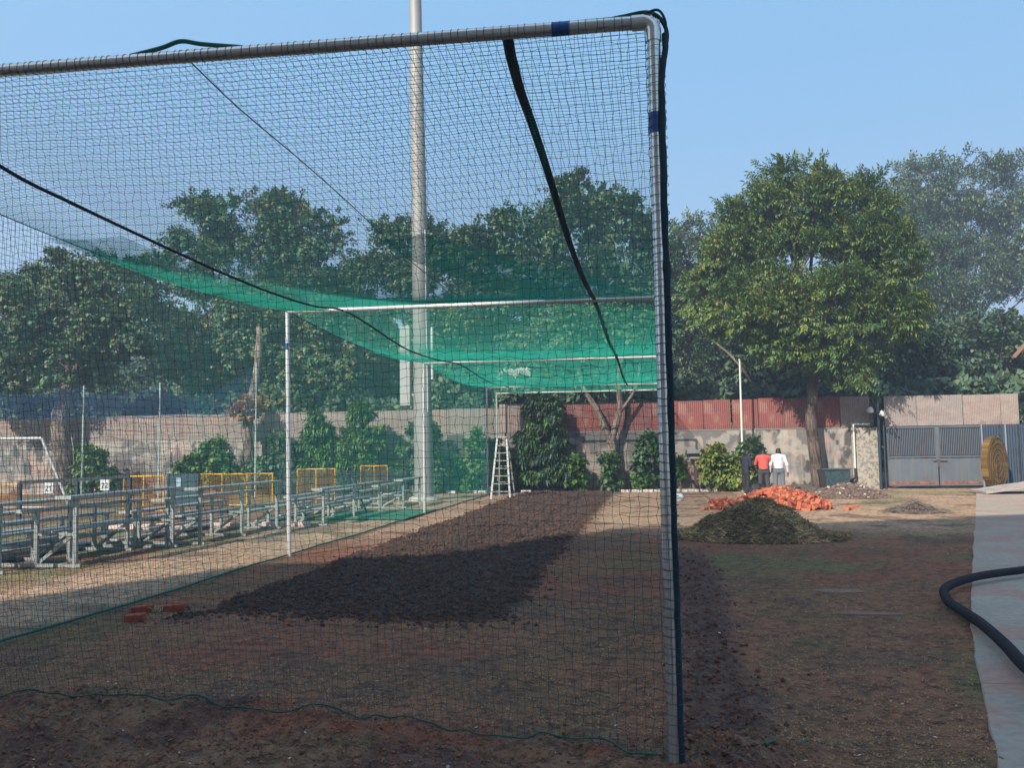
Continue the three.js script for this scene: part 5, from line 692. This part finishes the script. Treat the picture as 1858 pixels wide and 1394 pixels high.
{ const b = [-16.35, 0, -33.5]; tree('ivy_trunk_tree', 'slim pale tree trunk with an orange flowering tuft in front of the left wall', 'tree', b, { seed: 113, n: 420, clumps: 12, cr: 0.35, sprig: SPRIG.small, colors: [[0.42, 0.2, 0.05], [0.35, 0.18, 0.06], [0.22, 0.16, 0.06]], leafScale: 1.3, limbs: [[[[0, -0.1, 0], [0.1, 1.4, 0], [-0.02, 2.6, 0], [0.05, 3.4, -0.1]], 0.27, 0.2], [[[0.05, 3.3, -0.1], [0.2, 5.5, -0.5], [0, 7, -1]], 0.2, 0.12]], blobs: [[0, 3.45, 0.15, 0.5, 0.3, 0.3]] }); }
// shrubs before the wall
const shrub = (label, x, z, blobs, n, colors, sp, seed, extra = {}) => tree('shrub', label, 'shrub', [x, 0, z], { seed, n, clumps: Math.max(16, Math.round(n / 28)), cr: 0.26, sprig: sp, colors, minY: 0.05, limbs: [[[[0, -0.05, 0], [0.02, blobs[0][1] * 0.8, 0]], 0.05, 0.025]], ...extra, blobs });
const cone = (h, w) => [[0, h * 0.78, 0, w * 0.30, h * 0.2, w * 0.3], [0, h * 0.52, 0, w * 0.44, h * 0.2, w * 0.42], [0, h * 0.26, 0, w * 0.5, h * 0.2, w * 0.45]];
shrub('conical drooping shrub left of the other tall one by the yellow barricade', -13.1, -33.0, cone(3.55, 1.5), 1500, SHRUB, SPRIG.hang, 201);
shrub('conical drooping shrub right of its twin, nearer the floodlight mast', -11.3, -33.0, cone(3.6, 1.75), 1700, SHRUB, SPRIG.hang, 202);
shrub('tall dense dark green conical shrub behind the ladder at the end of the dug strip', -4.15, -33.6, cone(3.85, 2.1), 2600, SHRUB.slice(0, 3).concat(DARK), SPRIG.hang, 203);
shrub('dark green bushy hedge left of the conical shrubs', -14.9, -33.2, [[0, 1.7, 0, 1.0, 0.9, 0.6], [0.5, 1.0, 0, 1.0, 0.8, 0.6], [-0.6, 0.9, 0, 0.8, 0.7, 0.6]], 1500, DARK.concat(SHRUB.slice(0, 2)), SPRIG.broad, 204);
shrub('dark slim bush behind the foot of the floodlight mast', -8.9, -33.1, [[0, 1.9, 0, 0.7, 0.9, 0.5], [-0.4, 1.0, 0, 0.9, 0.8, 0.5], [0.6, 0.9, 0, 0.6, 0.7, 0.5]], 1300, DARK.concat(SHRUB.slice(0, 2)), SPRIG.broad, 205);
shrub('loose green climber bush left of the ladder', -6.6, -33.6, [[0, 1.5, 0, 0.8, 0.8, 0.4], [-0.7, 0.8, 0, 0.6, 0.6, 0.4], [0.8, 0.8, 0, 0.5, 0.6, 0.4]], 900, SHRUB, SPRIG.broad, 206);
shrub('small bright green plant right of the tall dark conical shrub', -2.85, -33.4, [[0, 0.55, 0, 0.35, 0.4, 0.3], [0.05, 0.95, 0, 0.25, 0.25, 0.2]], 260, SHRUB, SPRIG.broad, 207);
shrub('thin green plant at the foot of the forked trunk', -1.6, -33.3, [[0, 0.9, 0, 0.22, 0.5, 0.2], [0.05, 0.4, 0, 0.25, 0.3, 0.2]], 220, DARK.concat(SHRUB), SPRIG.broad, 208);
shrub('dark green bush half hidden by the near post', -0.15, -33.5, [[0, 1.5, 0, 0.4, 0.7, 0.35], [-0.15, 0.7, 0, 0.45, 0.5, 0.35]], 700, DARK.concat(SHRUB), SPRIG.broad, 209);
shrub('wispy climber on the wall left of the roofed box', 1.05, -34.1, [[0, 0.9, 0, 0.25, 0.5, 0.15]], 120, SHRUB, SPRIG.small, 210);
shrub('yellow green leafy bush beside the thin white pole', 2.6, -33.3, [[0.0, 0.8, 0, 0.75, 0.6, 0.5], [-0.4, 1.25, 0, 0.4, 0.35, 0.3], [0.6, 0.7, 0, 0.5, 0.55, 0.4]], 1300, [[0.10, 0.17, 0.03], [0.15, 0.2, 0.035], [0.2, 0.22, 0.04], [0.07, 0.14, 0.03]], SPRIG.broad, 211);
shrub('dark green bush behind the person in navy', 3.6, -33.7, [[0, 1.2, 0, 0.5, 0.6, 0.4], [-0.1, 0.6, 0, 0.6, 0.5, 0.4]], 700, DARK.concat(SHRUB), SPRIG.broad, 212);
shrub('olive green bush beside the thick left trunk', -22.9, -32.8, [[0, 1.3, 0, 0.8, 0.7, 0.5], [0.2, 0.6, 0, 0.9, 0.5, 0.5]], 1000, SHRUB.concat(OLIVE.slice(0, 2)), SPRIG.broad, 213);
shrub('spreading green bush left of the pale slim trunk', -17.9, -32.8, [[0.4, 1.8, 0, 0.6, 0.6, 0.4], [-0.4, 1.0, 0, 0.9, 0.6, 0.5], [0.6, 0.9, 0, 0.8, 0.6, 0.5]], 1200, SHRUB, SPRIG.broad, 214);
{ // undergrowth and far belt seen as one mass
  const R = rng(55); const u = instanced('far_tree_belt', SPRIG.broad, M.leaf, 15000, (i, d) => { const x = lerp(-62, 44, R()), z = -52 - 14 * R(), top = 7.2 + 3.4 * (fbm(N1, x * 0.16, 5, 3) - 0.3) * 2, y = top * Math.pow(R(), 0.7); if (fbm(N2, x * 0.6, y * 0.8, 2) > 0.66 || gap(x, y, z)) return null; d.position.set(x, y, z); d.rotation.set(R() * 6, R() * 6, R() * 6); d.scale.setScalar(2.6 + 1.6 * R()); const c = DARK[Math.floor(R() * 4)], g = 0.8 + 0.5 * R(); return [c[0] * g, c[1] * g, c[2] * g]; });
  u.userData.label = 'far dark belt of trees beyond the wall';
  const v = instanced('undergrowth', SPRIG.broad, M.leaf, 5200, (i, d) => { const x = lerp(-31, 16, R()), z = -36.5 - 2.5 * R(), top = 3.6 + 1.3 * fbm(N1, x * 0.5, 9, 3), y = lerp(1.8, top, R()); if (fbm(N2, x * 0.9 + 20, y * 0.9, 2) > 0.6 || gap(x, y, z)) return null; d.position.set(x, y, z); d.rotation.set(R() * 6, R() * 6, R() * 6); d.scale.setScalar(1.5 + R()); const c = DARK[Math.floor(R() * 4)], g = 0.8 + 0.5 * R(); return [c[0] * g, c[1] * g, c[2] * g]; });
  v.userData.label = 'dark undergrowth just behind the boundary wall';
}
{ // pale houses glimpsed through the trees
  const house = (label, x, z, w, h, c) => { const t = thing('pale_house', label, 'house', [x, 0, z]); obj('wall', [box(w, h, 5, 0, h / 2, 0)], mat(c, 0.9, 0, { map: grainMap }), t); obj('roof', [box(w + 0.5, 0.25, 5.5, 0, h + 0.13, 0)], mat([0.35, 0.33, 0.31], 0.9), t); for (let i = 0; i < Math.floor(w / 2.2); i++) for (const y of [1.8, 5].filter((q) => q < h - 1)) obj('window', [box(0.9, 1.2, 0.12, -w / 2 + 1.2 + i * 2.2, y, 2.48)], mat([0.05, 0.06, 0.07], 0.2), t); };
  house('pale house glimpsed through the left trees', -34, -72, 13, 7.5, [0.62, 0.6, 0.56]); house('pale house glimpsed below the cage roof nets', -9, -74, 9, 8.6, [0.66, 0.62, 0.57]); house('pale house glimpsed at the right edge through branches', 22, -76, 11, 6.5, [0.5, 0.5, 0.5]);
}
{ // the stand behind the camera whose shadow covers the foreground
  const t = thing('spectator_stand', 'tall concrete stand behind the camera that shades the foreground', 'building', [-16.9, 0, 8.0], 0.338); // local x runs along the front
  const cm = mat([0.56, 0.46, 0.36], 0.9); obj('low_block', [box(2.9, 16.4, 9, 1.45, 8.2, 4.5)], cm, t); obj('high_block', [box(16.5, 20.2, 9, 2.92 + 8.25, 10.1, 4.55)], cm, t);
  for (let y = 3; y < 19; y += 3.4) for (let x = 4.5; x < 18; x += 2.6) obj('window', [box(1.5, 1.5, 0.12, x, y, 0.02)], mat([0.04, 0.05, 0.06], 0.15), t);
}

/* ------------------------------------------------------------------ render */
scene.traverse((o) => { if (o.isMesh) { o.castShadow = true; o.receiveShadow = true; } });
const renderer = new THREE.WebGLRenderer({ antialias: true });
renderer.setSize(1024, 769); renderer.toneMapping = THREE.LinearToneMapping; renderer.toneMappingExposure = EXPOSURE; renderer.shadowMap.enabled = true;
renderer.render(scene, camera);
